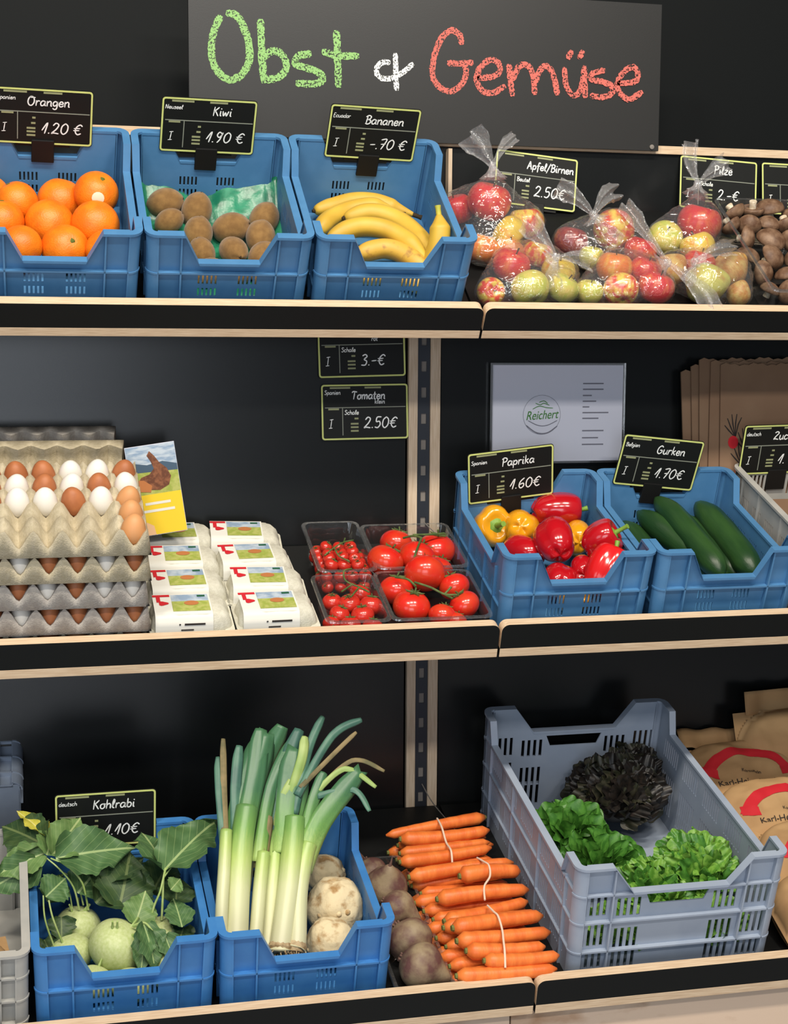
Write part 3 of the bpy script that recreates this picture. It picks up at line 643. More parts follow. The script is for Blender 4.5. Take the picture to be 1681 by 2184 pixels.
tray_film = film('clear_punnet_plastic', tint=(.90,.92,.92), gloss=.05, rough=.06, bump=.1, bscale=20, haze=.012)
tray_rim = film('clear_punnet_rim', tint=(.75,.78,.78), gloss=.14, rough=.12, bump=.2, bscale=60, haze=.04)
tissue = mat('green_tissue_film', (.008,.13,.066), .32, .5, col2=(.03,.24,.13), scale=30, bump=.6, bscale=60)
sticker_m = mat('fruit_sticker', (.72,.66,.50), .5, .3)

def P3(r): return lambda th, ph: Vector((r*math.sin(th)*math.cos(ph), r*math.sin(th)*math.sin(ph), r*math.cos(th)))
def orange_mesh():
    b = MB(); b.blob(lambda t, p: P3(1)(t, p)*(1 - .06*math.exp(-(t/.22)**2) - .03*math.exp(-((math.pi-t)/.2)**2)), 28, 20); return b.mesh('peel', [orange_m], 180)
def button_mesh():
    b = MB(); b.lathe([(.001,.945),(.11,.945),(.10,.965),(.05,.975),(.001,.972)], 8, fn=lambda t, z: 1+.2*math.sin(5*t)); return b.mesh('stalk_button', [button_m], 60)
OR, ORB = orange_mesh(), button_mesh()
def sphere_cap(R, ang, M, m, name, parent):
    b = MB(); pr = [(math.sin(ang*i/4)*R + .00001, math.cos(ang*i/4)*R) for i in range(5)]
    b.lathe(pr[::-1], 14, M=M); return b.build(name, m, parent, smooth=60)
oranges = [(-894,351,-6,41,(.3,-.2,.9)),(-842,302,12,39,(-.4,.3,.8)),(-762,335,-3,44,(.2,.5,.8)),(-696,311,30,42,(.25,-.25,.9)),(-870,234,10,40,(0,.4,.9)),
           (-785,246,0,46,(-.3,.6,.5)),(-702,227,12,45,(.15,-.95,-.3)),(-905,171,8,39,(.2,.2,1)),(-838,153,8,38,(.4,.6,.5)),(-760,164,-2,44,(.28,-.55,.72)),(-688,144,8,37,(.5,.4,.6))]
for i, (x, d, h, r, ax) in enumerate(oranges):
    side = 'next to the kiwi crate' if x > -730 else 'in the middle' if x > -820 else 'away from the kiwi crate'; row = 'front' if d < 190 else 'middle' if d < 270 else 'rear'
    lab = {3: 'orange with a round pale sticker in the orange crate', 9: 'front orange showing its dark stalk end in the orange crate'}.get(i, 'smooth orange in the %s row of its crate, %s' % (row, side))
    t = thing('orange', lab, 'orange', at('T', x, d, h, aim(*ax) @ Matrix.Scale(r/1000, 4)), 'oranges in the crate')
    put('peel', OR, t); put('stalk_button', ORB, t)
    if i == 3: sphere_cap(1.012, .28, (aim(*ax).inverted() @ aim(.02,-.93,.30)), sticker_m, 'sticker', t)
def kiwi_mesh():
    b = MB(); b.blob(lambda t, p: Vector((.94*math.sin(t)*math.cos(p), .90*math.sin(t)*math.sin(p), 1.16*math.cos(t)*(1+.03*math.cos(3*p)))), 24, 16); return b.mesh('skin', [kiwi_m], 180)
def kiwit_mesh():
    b = MB(); b.lathe([(.001,1.12),(.12,1.12),(.10,1.17),(.05,1.20),(.001,1.19)], 8); b.lathe([(.001,-1.175),(.09,-1.16),(.07,-1.14),(.001,-1.13)], 8); return b.mesh('tip', [kiwi_t], 60)
KI, KIT = kiwi_mesh(), kiwit_mesh()
for i, (x, d, h, r, ax) in enumerate([(-561,359,-14,33,(.9,-.1,.35)),(-502,332,-14,33,(.3,.5,.8)),(-372,310,-16,32,(.5,.6,.7)),(-558,300,-20,27,(.8,.2,.5)),(-442,270,-14,34,(.8,-.2,.4)),(-388,240,-15,32,(.1,.8,.5)),
        (-507,252,-17,31,(.15,.7,.6)),(-446,192,-17,30,(.25,-.9,.15)),(-505,190,-21,27,(-.3,.7,.6)),(-392,176,-17,29,(.6,.7,.3)),(-446,120,-20,28,(.9,.1,.2)),(-500,120,-20,28,(.5,.6,.3)),(-392,105,-20,28,(.7,-.3,.3))]):
    side = 'next to the orange crate' if x < -530 else 'next to the banana crate' if x > -410 else 'in the middle'; row = 'front' if d < 200 else 'middle' if d < 285 else 'rear'
    t = thing('kiwi', 'kiwi with its dark blossom tip facing the shopper' if i == 7 else 'brown fuzzy kiwi in the %s row of its crate, %s' % (row, side), 'kiwi', at('T', x, d, h, aim(*ax) @ Matrix.Scale(r/1000*.96, 4)), 'kiwis in the crate')
    put('skin', KI, t); put('tip', KIT, t)
# green tissue film under the kiwis
b = MB()
def tis(u, v):
    x = -.615 + u*.276; d = .060 + v*.338
    n = noise.noise(Vector((u*5, v*5, 1.3)))*.012 + noise.noise(Vector((u*14, v*14, 4)))*.006
    h = -.040 + n + max(0, v-.80)*.27*(1 - .55*math.exp(-((u-.40)/.20)**2)) + max(0, .08-u)*.25 + max(0, u-.93)*.25
    return Vector((x, d, h))
b.grid(tis, 46, 46); solid(b.build('green_tissue', tissue, M=FR['T'], smooth=180, label='crumpled green tissue film lining the kiwi crate', cat='tissue'), .0006)

# bananas: bent five-sided tubes
def banana(pts, r, lab, m, tipdir=1, dark=True):
    P = [Vector(p)/1000 for p in pts]; c0 = P[len(P)//2]; L = curve(P, 6); n = len(L)
    rad = []
    for i in range(n):
        t = i/(n-1); k = min(1, (t/.16)**.6) if t < .16 else 1
        if t > .80: k = max(.26, 1 - ((t-.80)/.20)**.7*.78)
        rad.append(r/1000*(.30 + .70*k if t < .16 else k))
    t = thing('banana', lab, 'banana', at('T', *(c0*1000)), 'bananas in the crate')
    loc = [p - c0 for p in L]
    b = MB(); b.tube(loc, rad, 15, shape=lambda a, s: 1 + .045*math.cos(5*a)); sub(b.build('peel', m, t, smooth=180))
    b = MB(); e = loc[-1]; dr = (loc[-1]-loc[-3]).normalized()
    b.tube([e - dr*.004, e + dr*.010, e + dr*.017], [rad[-1]*1.02, rad[-1]*.95, rad[-1]*1.15], 9); b.build('stalk', banana_tip if dark else banana_g, t)
    b = MB(); e = loc[0]; dr = (loc[0]-loc[2]).normalized()
    b.tube([e - dr*.002, e + dr*.004], [rad[0]*1.0, rad[0]*.6], 8); b.build('blossom_end', banana_tip, t)
banana([(-266,350,-18),(-229,362,-14),(-184,376,-8),(-140,376,-8),(-104,362,-12),(-62,344,-18)], 18, 'banana at the back of the bunch, stalk to the right', banana_m)
banana([(-268,272,-20),(-246,306,-14),(-204,336,-8),(-150,346,-2),(-100,335,-8)], 19, 'banana curving down to the left rear of the crate', banana_m)
banana([(-216,296,-2),(-160,304,8),(-110,276,8),(-80,220,4),(-62,150,0)], 20, 'long yellow banana bending round to the front right', banana_m)
banana([(-262,212,0),(-206,236,14),(-151,230,16),(-108,190,12),(-80,128,6)], 20, 'banana with a black patched tip in the middle of the crate', banana_m)
banana([(-214,170,-8),(-155,184,0),(-112,154,0),(-76,96,-8)], 20, 'freckled banana near the front notch of the crate', banana_s)
banana([(-214,112,-24),(-156,122,-20),(-108,98,-22),(-70,60,-24)], 19, 'freckled banana lowest at the front of the crate', banana_s)
banana([(-84,122,-24),(-70,134,4),(-60,148,32),(-56,166,54),(-58,186,76)], 21, 'banana standing on end against the right side of the crate', banana_m, dark=False)

# apples, pears and their bags
def apple_mesh(kind):
    b = MB()
    def fn(t, p):
        if kind == 'pear':
            rr = math.sin(t)*(1.0 - .38*max(0, math.cos(t))**1.2); return Vector((rr*math.cos(p), rr*math.sin(p), 1.12*math.cos(t) - .2*math.exp(-((math.pi-t)/.3)**2)*-1))
        rr = math.sin(t)**.92*(1 + .05*math.cos(t))*(1 + .025*math.cos(5*p)*(t/math.pi)**2)
        z = .90*math.cos(t) - .30*math.exp(-(t/.36)**2) + .20*math.exp(-((math.pi-t)/.34)**2)
        return Vector((rr*math.cos(p), rr*math.sin(p), z))
    b.blob(fn, 24, 18); return b.mesh('fruit', [AP['red']], 180)
AM = {'apple': apple_mesh('apple'), 'pear': apple_mesh('pear')}
def stalkm():
    b = MB(); b.tube([(0,0,.55),(.02,.01,.75),(.06,.02,.98)], [.05,.035,.05], 6); return b.mesh('stalk', [stalk_m], 60)
def calm():
    b = MB()
    for k in range(5): b.tube([(.02*math.cos(k*1.257), .02*math.sin(k*1.257), -.66), (.10*math.cos(k*1.257), .10*math.sin(k*1.257), -.73)], [.05,.012], 5)
    b.lathe([(.001,-.70),(.09,-.69),(.08,-.66),(.001,-.65)], 8); return b.mesh('calyx', [calyx_d], 60)
AS, AC = stalkm(), calm()
COLN = {'red': 'red apple', 'dark': 'dark red apple', 'mix': 'red and yellow apple', 'yel': 'yellow apple', 'grn': 'green-yellow apple', 'org': 'orange-red apple', 'pear': 'green-brown pear', 'brn': 'russet brown pear'}
def fruit(x, d, h, r, c, ax, bagname):
    t = thing('pear' if c in ('pear', 'brn') else 'apple', '%s in the %s' % (COLN[c], bagname), 'pear' if c in ('pear', 'brn') else 'apple', at('T', x, d, h, aim(*ax, roll=x*7) @ Matrix.Scale(r/1000, 4)), 'fruit in clear bags')
    o = put('fruit', AM['pear' if c in ('pear','brn') else 'apple'], t); o.material_slots[0].link = 'OBJECT'; o.material_slots[0].material = AP[c]
    put('stalk', AS, t); put('calyx', AC, t)
def bag(label, fruits, knot, ears, bagname, puff=1.06, seed=1, floor=-.049):
    for f in fruits: fruit(*f, bagname)
    pts = []
    for (x, d, h, r, c, ax) in fruits:
        for k in range(40):
            z = 1 - 2*(k+.5)/40; a = k*2.39996; q = math.sqrt(1-z*z)
            pts.append(Vector((x, d, h))/1000 + Vector((q*math.cos(a), q*math.sin(a), z))*(r/1000*puff + .003))
    K = Vector(knot)/1000; c = sum(pts, Vector())/len(pts)
    pts.append(c.lerp(K, .86))
    bm = bmesh.new(); vs = [bm.verts.new(p) for p in pts]
    res = bmesh.ops.convex_hull(bm, input=vs); tree = BVHTree.FromBMesh(bm); 
    ic = bmesh.new(); bmesh.ops.create_icosphere(ic, subdivisions=5, radius=1.0)
    for v in ic.verts:
        u = v.co.normalized(); hit = tree.ray_cast(c, u)
        p = hit[0] if hit[0] else c
        n = noise.noise(p*22 + Vector((seed*3.1, 0, 0)))*.0035 + abs(noise.noise(p*55 + Vector((0, seed, 0))))*.004 - .001
        p = p + u*n; p.z = max(p.z, floor); v.co = p
    me = bpy.data.meshes.new('film'); ic.to_mesh(me); ic.free(); bm.free()
    me.materials.append(bag_film); me.polygons.foreach_set('use_smooth', [True]*len(me.polygons))
    t = thing('fruit_bag', label, 'plastic bag', FR['T'].copy(), 'knotted clear bags of fruit')
    put('film', me, t)
    q = random.Random(seed)
    b = MB(); b.blob(lambda th, ph: K + P3(.008)(th, ph)*(1+.25*math.sin(3*ph)), 10, 8); b.build('knot', bag_film2, t)
    b = MB(); base = c.lerp(K, .80)                       # gathered neck below the knot
    b.tube([base, c.lerp(K, .9), K], [.024, .012, .006], 22, cap=False, shape=lambda a, s: 1 + .30*math.cos(7*a)*(1-.3*s)); b.build('neck', bag_film2, t, smooth=180)
    for e in ears:
        pth = curve([K] + [Vector(p)/1000 for p in e[0]], 7); wd = e[1]/1000; N = len(pth)
        def fn(u, v, pth=pth, wd=wd, N=N, s=q.random()*9):
            f = v*(N-1); i = min(int(f), N-2); p = pth[i].lerp(pth[i+1], f-i); tg = (pth[i+1]-pth[i]).normalized()
            sd = tg.cross(Vector((0,-.8,.6))).normalized(); up = sd.cross(tg)
            ww = wd*(.16 + .84*min(1, v*1.5)**1.2)
            return p + sd*((u-.5)*ww*(1 + .15*noise.noise(Vector((v*7, s, 0))))) + up*(ww*.28*math.cos(u*11 + s) + .004*noise.noise(Vector((u*6, v*9, s))))
        b = MB(); b.grid(fn, 18, 18); b.build('bag_ear', bag_film2, t, smooth=180)
bag('knotted clear bag holding big red apples beside the banana crate',
    [(30,358,-11,36,'red',(-.3,.4,.8)), (82,318,32,45,'red',(.2,.3,.9)), (165,306,-9,38,'mix',(-.1,.5,.8)), (116,256,-4,36,'yel',(-.7,.6,.3)), (50,214,-14,33,'org',(.2,.5,.8)), (104,205,-16,31,'org',(.2,.5,.8))],
    (88,352,92), [([(62,380,118),(38,392,138)], 62), ([(112,385,120),(138,398,138)], 26)], 'bag beside the banana crate', seed=1)
bag('knotted clear bag with a pink apple lying over the front lip',
    [(92,142,-8,38,'red',(.3,.2,.9)), (162,196,-15,31,'mix',(.2,.4,.8)), (186,128,-12,34,'yel',(.1,.3,.9)), (34,66,-20,28,'mix',(.1,-.7,.6)), (110,60,-8,38,'grn',(-.15,.9,.35)), (178,66,-10,32,'grn',(.4,.2,.8))],
    (165,100,38), [([(135,150,60),(120,178,70)], 46), ([(205,98,40),(240,96,30)], 38), ([(150,70,20),(148,40,4)], 34)], 'bag with the pink apple', seed=2)
bag('knotted clear bag of mixed apples in the middle of the shelf',
    [(245,244,-12,35,'dark',(.2,.5,.8)), (345,276,-2,43,'mix',(.25,.9,-.1)), (278,198,-20,26,'grn',(.1,.3,.9)), (385,212,-13,34,'red',(.3,.4,.8))],
    (286,258,42), [([(252,292,62),(216,312,72)], 40), ([(305,225,30),(328,190,22)], 30), ([(316,290,66),(345,310,70)], 40)], 'bag in the middle of the shelf', seed=3)
bag('knotted clear bag with an orange apple at the front lip',
    [(308,143,-10,37,'org',(.1,.4,.9)), (236,70,-20,28,'grn',(.1,.3,.9)), (296,60,-8,35,'mix',(.05,.9,.3)), (372,70,-8,37,'red',(.3,.3,.9)), (372,138,-14,33,'red',(.3,.3,.9))],
    (398,100,30), [([(375,170,46),(360,225,58),(345,262,66)], 32), ([(428,60,20),(452,20,6),(462,-12,-10)], 46)], 'bag with the orange apple', seed=4)
bag('knotted clear bag with a large red apple before the Pilze card',
    [(542,303,2,47,'red',(.2,.4,.9)), (455,262,-10,37,'grn',(-.1,-.3,.9)), (512,220,-6,37,'yel',(-.3,.6,.7))],
    (536,346,70), [([(520,372,104),(512,386,146)], 44), ([(566,362,92),(600,372,112)], 40)], 'bag before the Pilze card', seed=5)
bag('clear bag of pears lying beside the mushrooms',
    [(560,146,-9,37,'brn',(.6,.3,.5)), (432,148,-13,33,'brn',(.6,.3,.5)), (484,82,-4,42,'pear',(.7,-.2,.3)), (556,76,-22,25,'brn',(.2,.2,.9)), (496,162,-10,34,'red',(.2,.4,.8))],
    (452,96,36), [([(438,70,24),(425,58,14)], 30), ([(500,120,50),(552,140,44)], 34)], 'bag beside the mushrooms', seed=6)

# mushrooms in a clear punnet
def mush_meshes():
    c = MB(); pr = [(.001,.60),(.30,.58),(.62,.46),(.88,.22),(1.0,-.05),(.97,-.20),(.86,-.24),(.70,-.14)]
    c.lathe(pr[::-1], 20, fn=lambda t, z: 1 + .05*math.sin(2*t+1) + .03*math.sin(3*t)); g2 = MB(); g2.lathe([(.001,-.10),(.40,-.12),(.78,-.19),(.86,-.235),(.80,-.10),(.001,-.06)][::-1], 20)
    s = MB(); s.lathe([(.001,-.80),(.30,-.80),(.34,-.74),(.28,-.45),(.30,-.10),(.001,-.08)], 12)
    return c.mesh('cap', [mush_m], 180), g2.mesh('gills', [mush_g], 60), s.mesh('stem', [mush_s], 50)
MU = mush_meshes()
ms = [(640,338,10,30,(.4,-.7,-.35)),(682,342,16,29,(.1,-.2,-.9)),(722,348,18,36,(-.2,.3,.9)),(622,300,0,28,(.5,-.7,-.3)),(660,296,4,30,(-.4,-.75,-.1)),(706,300,8,31,(.1,.2,.9)),(742,292,10,30,(.15,-.85,-.45)),(778,330,10,32,(.2,.3,.9)),
      (640,250,0,30,(.6,-.5,.3)),(692,244,4,36,(.1,-.1,.9)),(738,236,4,31,(-.5,-.7,.1)),(784,254,10,34,(.1,-.9,-.2)),(628,200,-10,30,(.3,.1,.9)),(676,186,-4,34,(.5,-.3,.7)),(728,180,0,36,(-.4,.2,.8)),(776,190,4,34,(.2,-.8,-.5)),
      (640,140,-14,30,(.3,-.6,.4)),(688,124,-8,34,(-.1,.5,.8)),(742,118,-8,36,(.3,.2,.9)),(790,128,-8,34,(.2,.3,.9)),(634,86,-18,26,(.3,.2,.9)),(668,72,-14,31,(-.75,-.1,.5)),(722,60,-14,32,(.7,.1,.5)),(774,66,-14,33,(.2,.3,.9)),(700,36,-26,20,(.1,-.4,-.8))]
for i, (x, d, h, r, ax) in enumerate(ms):
    lab = 'brown mushroom lying upside down with its pale stem showing' if ax[2] < -.3 else 'brown mushroom cap in the pile beside the pear bag'
    t = thing('mushroom', lab, 'mushroom', at('T', x-8, d, h, aim(*ax, roll=i*50) @ Matrix.Scale(r*.86/1000, 4)), 'brown mushrooms')
    for n_, m_ in zip(('cap', 'gills', 'stem'), MU): put(n_, m_, t)
def punnet(s, x0, x1, d0, d1, hh, label, group, slope=.010):
    t = thing('punnet', label, 'punnet', at(s, (x0+x1)/2, (d0+d1)/2, DECK), group)
    w2, l2, H = (x1-x0)/2000, (d1-d0)/2000, hh/1000
    def ring(k, z, n=5):
        return [(a, b_, z) for a, b_ in rr_rect(-w2+k, w2-k, -l2+k, l2-k, .016, n)]
    rings = [ring(slope, .0012), ring(slope*.9, .006), ring(.002, H-.001), ring(.0015, H)]
    b = MB(); n = len(rings[0]); vs = [p for r_ in rings for p in r_]
    fs = [[j*n+i, j*n+(i+1)%n, (j+1)*n+(i+1)%n, (j+1)*n+i] for j in range(3) for i in range(n)] + [list(range(n))[::-1]]
    b.add(vs, fs); b.build('tray', tray_film, t, smooth=60)
    b = MB(); o_ = ring(-.004, H); i_ = ring(.002, H); o2 = ring(-.005, H-.003)
    b.add(o_ + i_ + o2, [[i, (i+1)%n, n+(i+1)%n, n+i] for i in range(n)] + [[2*n+i, 2*n+(i+1)%n, (i+1)%n, i] for i in range(n)]); b.build('rim', tray_rim, t, smooth=30)
    return t
punnet('T', 598, 800, 18, 372, 74, 'clear plastic punnet full of brown mushrooms', 'clear plastic punnets')

# ------------------------------------------------------------------ tomatoes
def tomato_mesh(m):
    b = MB(); b.blob(lambda t, p: Vector((math.sin(t)*math.cos(p)*(1+.025*math.cos(5*p)*math.exp(-(t/.9)**2)), math.sin(t)*math.sin(p)*(1+.025*math.cos(5*p)*math.exp(-(t/.9)**2)), .84*math.cos(t) - .14*math.exp(-(t/.30)**2))), 26, 18)
    return b.mesh('fruit', [m], 180)
def sepal_mesh(k=6):
    b = MB()
    for i in range(k):
        a = i*2*math.pi/k; c, s = math.cos(a), math.sin(a)
        b.tube([(0,0,.72), (.18*c,.18*s,.80), (.38*c,.38*s,.80), (.52*c,.52*s,.86)], [.05,.075,.05,.012], 6, flat=.45)
    b.tube([(0,0,.70),(.02,0,.88),(.08,.03,1.05)], [.06,.05,.055], 7); return b.mesh('calyx', [vine_m], 60)
TO, TC, TS = tomato_mesh(tom_m), tomato_mesh(tom_d), sepal_mesh()
toms = [(-117,344,-13,34,(.3,.5,.8)),(-44,304,-8,39,(.1,.2,.9)),(-96,253,0,39,(.4,.5,.6)),(-163,240,2,37,(.5,.4,.7)),(-160,150,-13,33,(.1,.4,.9)),(-104,160,16,40,(.2,.8,.5)),(-51,132,0,30,(-.3,.6,.7)),
        (-146,80,-11,36,(.15,.1,1)),(-45,76,-9,30,(-.5,.3,.8)),(-95,44,-14,27,(.4,.6,.7)),(-72,30,-20,22,(.4,.6,.7)),(-62,220,-12,33,(.4,.5,.7))]
for i, (x, d, h, r, ax) in enumerate(toms):
    lab = {7: 'vine tomato with green star calyx near the front lip', 5: 'largest round tomato on top of the tomato punnets'}.get(i, 'red vine tomato in the large punnet %s' % ('at the lip' if d < 180 else 'at the back'))
    t = thing('tomato', lab, 'tomato', at('M', x, d, h, aim(*ax, roll=i*40) @ Matrix.Scale(r/1000, 4)), 'vine tomatoes')
    put('fruit', TO, t); put('calyx', TS, t)
def vine(label, paths, r=2.2):
    c = Vector(paths[0][0]); t = thing('tomato_vine', label, 'vine', at('M', *c), 'tomato vines')
    for p in paths:
        b = MB(); b.tube(curve([(Vector(q)-c)/1000 for q in p], 6), r/1000, 7); b.build('stem', vine_m, t)
vine('green vine stem between the front vine tomatoes', [[(-170,130,26),(-150,112,30),(-140,86,28)], [(-140,100,30),(-110,92,22),(-85,78,14),(-62,74,14)], [(-85,78,14),(-70,90,22)], [(-85,78,14),(-74,60,14)]])
vine('green vine stem between the rear vine tomatoes', [[(-115,300,22),(-100,280,36),(-88,262,40)], [(-100,285,36),(-60,285,36),(-34,292,34)], [(-88,264,40),(-110,215,34),(-122,190,20)]])
k = 0
def cherry(x, d, h, r, ax, lab='tiny tomato in the rear small punnet beside the egg boxes'):
    t = thing('cherry_tomato', lab, 'tomato', at('M', x, d, h, aim(*ax) @ Matrix.Scale(r/1000, 4)), 'small tomatoes')
    put('fruit', TC, t); put('calyx', TS, t)
q = random.Random(12)
for lay, (nx, ny, z) in enumerate(((4, 6, -33), (4, 5, -15), (3, 4, 2))):
    for i in range(nx):
        for j in range(ny):
            x = -245 + (i-(nx-1)/2)*24.5 + q.uniform(-3, 3); d = 268 + (j-(ny-1)/2)*26 + q.uniform(-3, 3)
            cherry(x, d, z + q.uniform(-2, 3), q.uniform(12.0, 14.5), (q.uniform(-.6,.6), q.uniform(-.9,.5), q.uniform(.4,1)))
for (x, d, h, r) in [(-232,140,-14,21),(-288,128,-22,19),(-258,112,-18,21),(-220,98,-16,22),(-282,82,-24,20),(-242,66,-18,22),(-302,56,-28,17),(-270,40,-24,20),(-230,30,-24,20),(-302,24,-30,17)]:
    cherry(x, d, h, r, (q.uniform(-.4,.4), q.uniform(-.2,.6), q.uniform(.5,1)), 'small tomato in the punnet at the lip beside the egg boxes')
vine('thin curling vine stem over the small tomatoes', [[(-245,172,24),(-262,160,26),(-262,140,16),(-240,120,12),(-225,100,12)], [(-250,130,14),(-275,112,8)], [(-240,120,12),(-262,90,8)]], 1.7)
vine('green vine stem over the smallest tomatoes at the back', [[(-282,250,14),(-262,262,24),(-240,280,26),(-218,292,24)], [(-262,262,24),(-258,230,22),(-240,215,18)], [(-240,280,26),(-232,305,22)]], 1.5)
gp = 'clear plastic punnets'
punnet('M', -300, -192, 192, 398, 62, 'clear punnet of small tomatoes behind another small punnet', gp)
punnet('M', -318, -205, 6, 182, 56, 'clear punnet of small tomatoes next to the egg boxes', gp)
punnet('M', -184, -8, 196, 380, 62, 'clear punnet of large tomatoes at the back beside the pepper crate', gp)
punnet('M', -196, -12, 6, 188, 56, 'clear punnet of large tomatoes at the lip beside the pepper crate', gp)

# ------------------------------------------------------------------ peppers
def pepper_mesh(n, ph0, L):
    b = MB()
    def fn(t, p):
        k = abs(math.cos(n*(p-ph0)/2)); lob = .83 + .17*k**.6
        s = math.sin(t)**.74; tap = 1.04 - .30*(t/math.pi)**1.5
        z = L*math.cos(t) - .42*math.exp(-(t/.46)**2) + (.22*(1-k)+.10)*math.exp(-((math.pi-t)/.55)**2)
        rr = s*lob*tap
        return Vector((rr*math.cos(p), rr*math.sin(p), z))
    b.blob(fn, 36, 22); return b.mesh('flesh', [pep_r], 180)
PE = [pepper_mesh(3, .4, 1.15), pepper_mesh(4, 0, 1.05), pepper_mesh(3, 1.2, 1.35)]
def pstalk():
    b = MB(); b.lathe([(.34,.60),(.36,.66),(.26,.72),(.15,.76)][::1], 12, fn=lambda t, z: 1 + .18*math.cos(5*t)); b.tube([(0,0,.70),(.01,0,.92),(.06,.02,1.18),(.12,.05,1.42)], [.14,.11,.10,.125], 9); return b.mesh('stalk', [pep_g], 50)
PS = pstalk()
peps = [(92,372,8,47,pep_y,1,(-.05,-.85,.45),0,'yellow pepper with its green stalk facing the shopper'),(142,340,18,42,pep_y,0,(.3,.8,-.5),1,'plain yellow pepper beside the stalked yellow one'),
        (228,372,40,44,pep_r,2,(.95,-.15,.05),2,'red pepper lying with its stalk to the right at the back'),(250,300,10,40,pep_y,1,(.2,.9,-.2),3,'yellow pepper wedged between red ones'),
        (256,182,66,42,pep_r,1,(.75,-.25,.62),4,'dark red pepper at the right side with stalk up'),(126,258,0,42,pep_r,0,(-.4,.8,-.2),5,'red pepper low at the left of the crate'),
        (176,226,44,45,pep_r,0,(.05,.97,.2),6,'large glossy red pepper on top in the middle'),(222,160,8,36,pep_r,1,(.3,.9,-.2),7,'red pepper half hidden in the middle'),
        (164,140,0,38,pep_r,0,(.3,.9,-.2),8,'red pepper low behind the front notch'),(178,88,-8,38,pep_y,1,(.1,.9,-.3),9,'yellow pepper in the front notch'),
        (240,98,44,43,pep_r2,2,(.50,.45,.74),10,'bright red pepper leaning out at the front right')]
for x, d, h, r, m, k, ax, i, lab in peps:
    t = thing('bell_pepper', lab, 'pepper', at('M', x, d, h, aim(*ax, roll=i*33) @ Matrix.Scale(r/1000, 4)), 'peppers in the crate')
    o = put('flesh', PE[k], t); o.material_slots[0].link = 'OBJECT'; o.material_slots[0].material = m; put('stalk', PS, t)

# ------------------------------------------------------------------ cucumbers
def cucumber(a, b_, r, lab, bend=6):
    A, B = Vector(a)/1000, Vector(b_)/1000; L = (B-A).length; dr = (B-A)/L
    M = at('M', *a, aim(*dr)); t = thing('cucumber', lab, 'cucumber', M, 'cucumbers in the crate')
    n = 22; pts = []; rad = []
    for i in range(n+1):
        s = i/n; pts.append((bend/1000*math.sin(math.pi*s), 0, s*L))
        rad.append(r/1000*(max(.10, min(1, (math.sin(math.pi*min(1, s/.28 + .0)/2))**.55)) if s < .28 else max(.18, min(1, (math.sin(math.pi*min(1, (1-s)/.18)/2))**.6)) if s > .82 else 1))
    m = MB(); m.tube(pts, rad, 18, shape=lambda a_, s: 1 + .022*math.cos(9*a_) + .012*math.sin(23*s+3*a_)); m.build('skin', cuc_m, t, smooth=180)
    m = MB(); m.tube([(0,0,L-.002),(0,0,L+.006)], [.0055,.004], 8); m.build('blossom_end', cuc_t, t)
cucumber((402,366,36), (512,124,-8), 28, 'cucumber leaning beside the left wall of its crate')
cucumber((443,378,62), (494,114,14), 27, 'lighter cucumber lying on top in the middle')
cucumber((503,372,20), (550,150,-12), 26, 'cucumber low in the middle of the crate')
cucumber((536,374,50), (564,112,14), 29, 'cucumber nearest the right wall of its crate')
cucumber((368,366,10), (392,180,-18), 27, 'cucumber half hidden at the left wall')

# ------------------------------------------------------------------ eggs, trays and boxes
def egg_mesh(m):
    b = MB(); b.blob(lambda t, p: Vector((math.sin(t)*(1+.10*-math.cos(t))*math.cos(p)*.0215, math.sin(t)*(1-.10*math.cos(t))*math.sin(p)*.0215, .0285*math.cos(t))), 20, 14); return b.mesh('egg', [m], 180)
EG = {'w': egg_mesh(egg_w), 'b': egg_mesh(egg_b), 't': egg_mesh(egg_t)}
PX, PD, TX0, TD0 = .048, .058, -.929, .010
def tray_mesh():
    b = MB(); nx, ny = 6*8, 5*8
    def fn(u, v):
        x = -.004 + u*(6*PX + .008); y = -.004 + v*(5*PD + .008)
        xi = min(max(x, 0), 6*PX); yi = min(max(y, 0), 5*PD)
        cx = (1 - math.cos(2*math.pi*(xi/PX - .5)))/2; cy = (1 - math.cos(2*math.pi*(yi/PD - .5)))/2
        z = 0.003 + .031*(cx**.9) + .010*(cy**.8)
        if cx > .9 and cy > .9: z += .003
        e = max(-x, x - 6*PX, -y, y - 5*PD, 0); return Vector((x, y, z*(1 - min(1, e/.004)) + .0005))
    b.grid(fn, 6*8+2, 5*8+2); return b.mesh('tray', [pulp_m], 60)
TR = tray_mesh()
def egg_tray(label, M, m):
    o = put('egg_tray', TR, None, M, label=label, cat='egg tray', group='paper pulp egg trays'); o.material_slots[0].link = 'OBJECT'; o.material_slots[0].material = m; solid(o, .002); return o
tl = ['lowest egg tray of the stack, half hidden by the lip', 'second egg tray from the bottom of the stack', 'middle egg tray of the stack', 'egg tray just under the topmost one', 'topmost egg tray with empty cups at the front']
def egg(x, d, h, c, lab, k=1.0): put('egg', EG[c], None, at('M', x, d, h, rot(q.uniform(-9, 9), q.uniform(-9, 9), 0) @ Matrix.Scale(k, 4)), label=lab, cat='egg', group='hen eggs')
cn = {'w': 'white', 'b': 'brown', 't': 'tan'}
front = ['bwbtwb', 'bwbbbb', 'bbwbww', 'bwbbwb']
for k in range(5):
    jx = (0, 2, -2, 1, 0)[k]; base = DECK + 50*k
    egg_tray(tl[k], at('M', TX0*1000 + jx, TD0*1000, base), pulp_g if k in (2, 1) else pulp_m)
    if k < 4:
        for i in range(6): egg(TX0*1000 + jx + 48*(i+.5), TD0*1000 + 26, base + 25, front[k][i], '%s egg in the front row of the %s' % (cn[front[k][i]], ('lowest egg tray', 'second lowest egg tray', 'middle egg tray', 'tray below the topmost')[k]), .84)
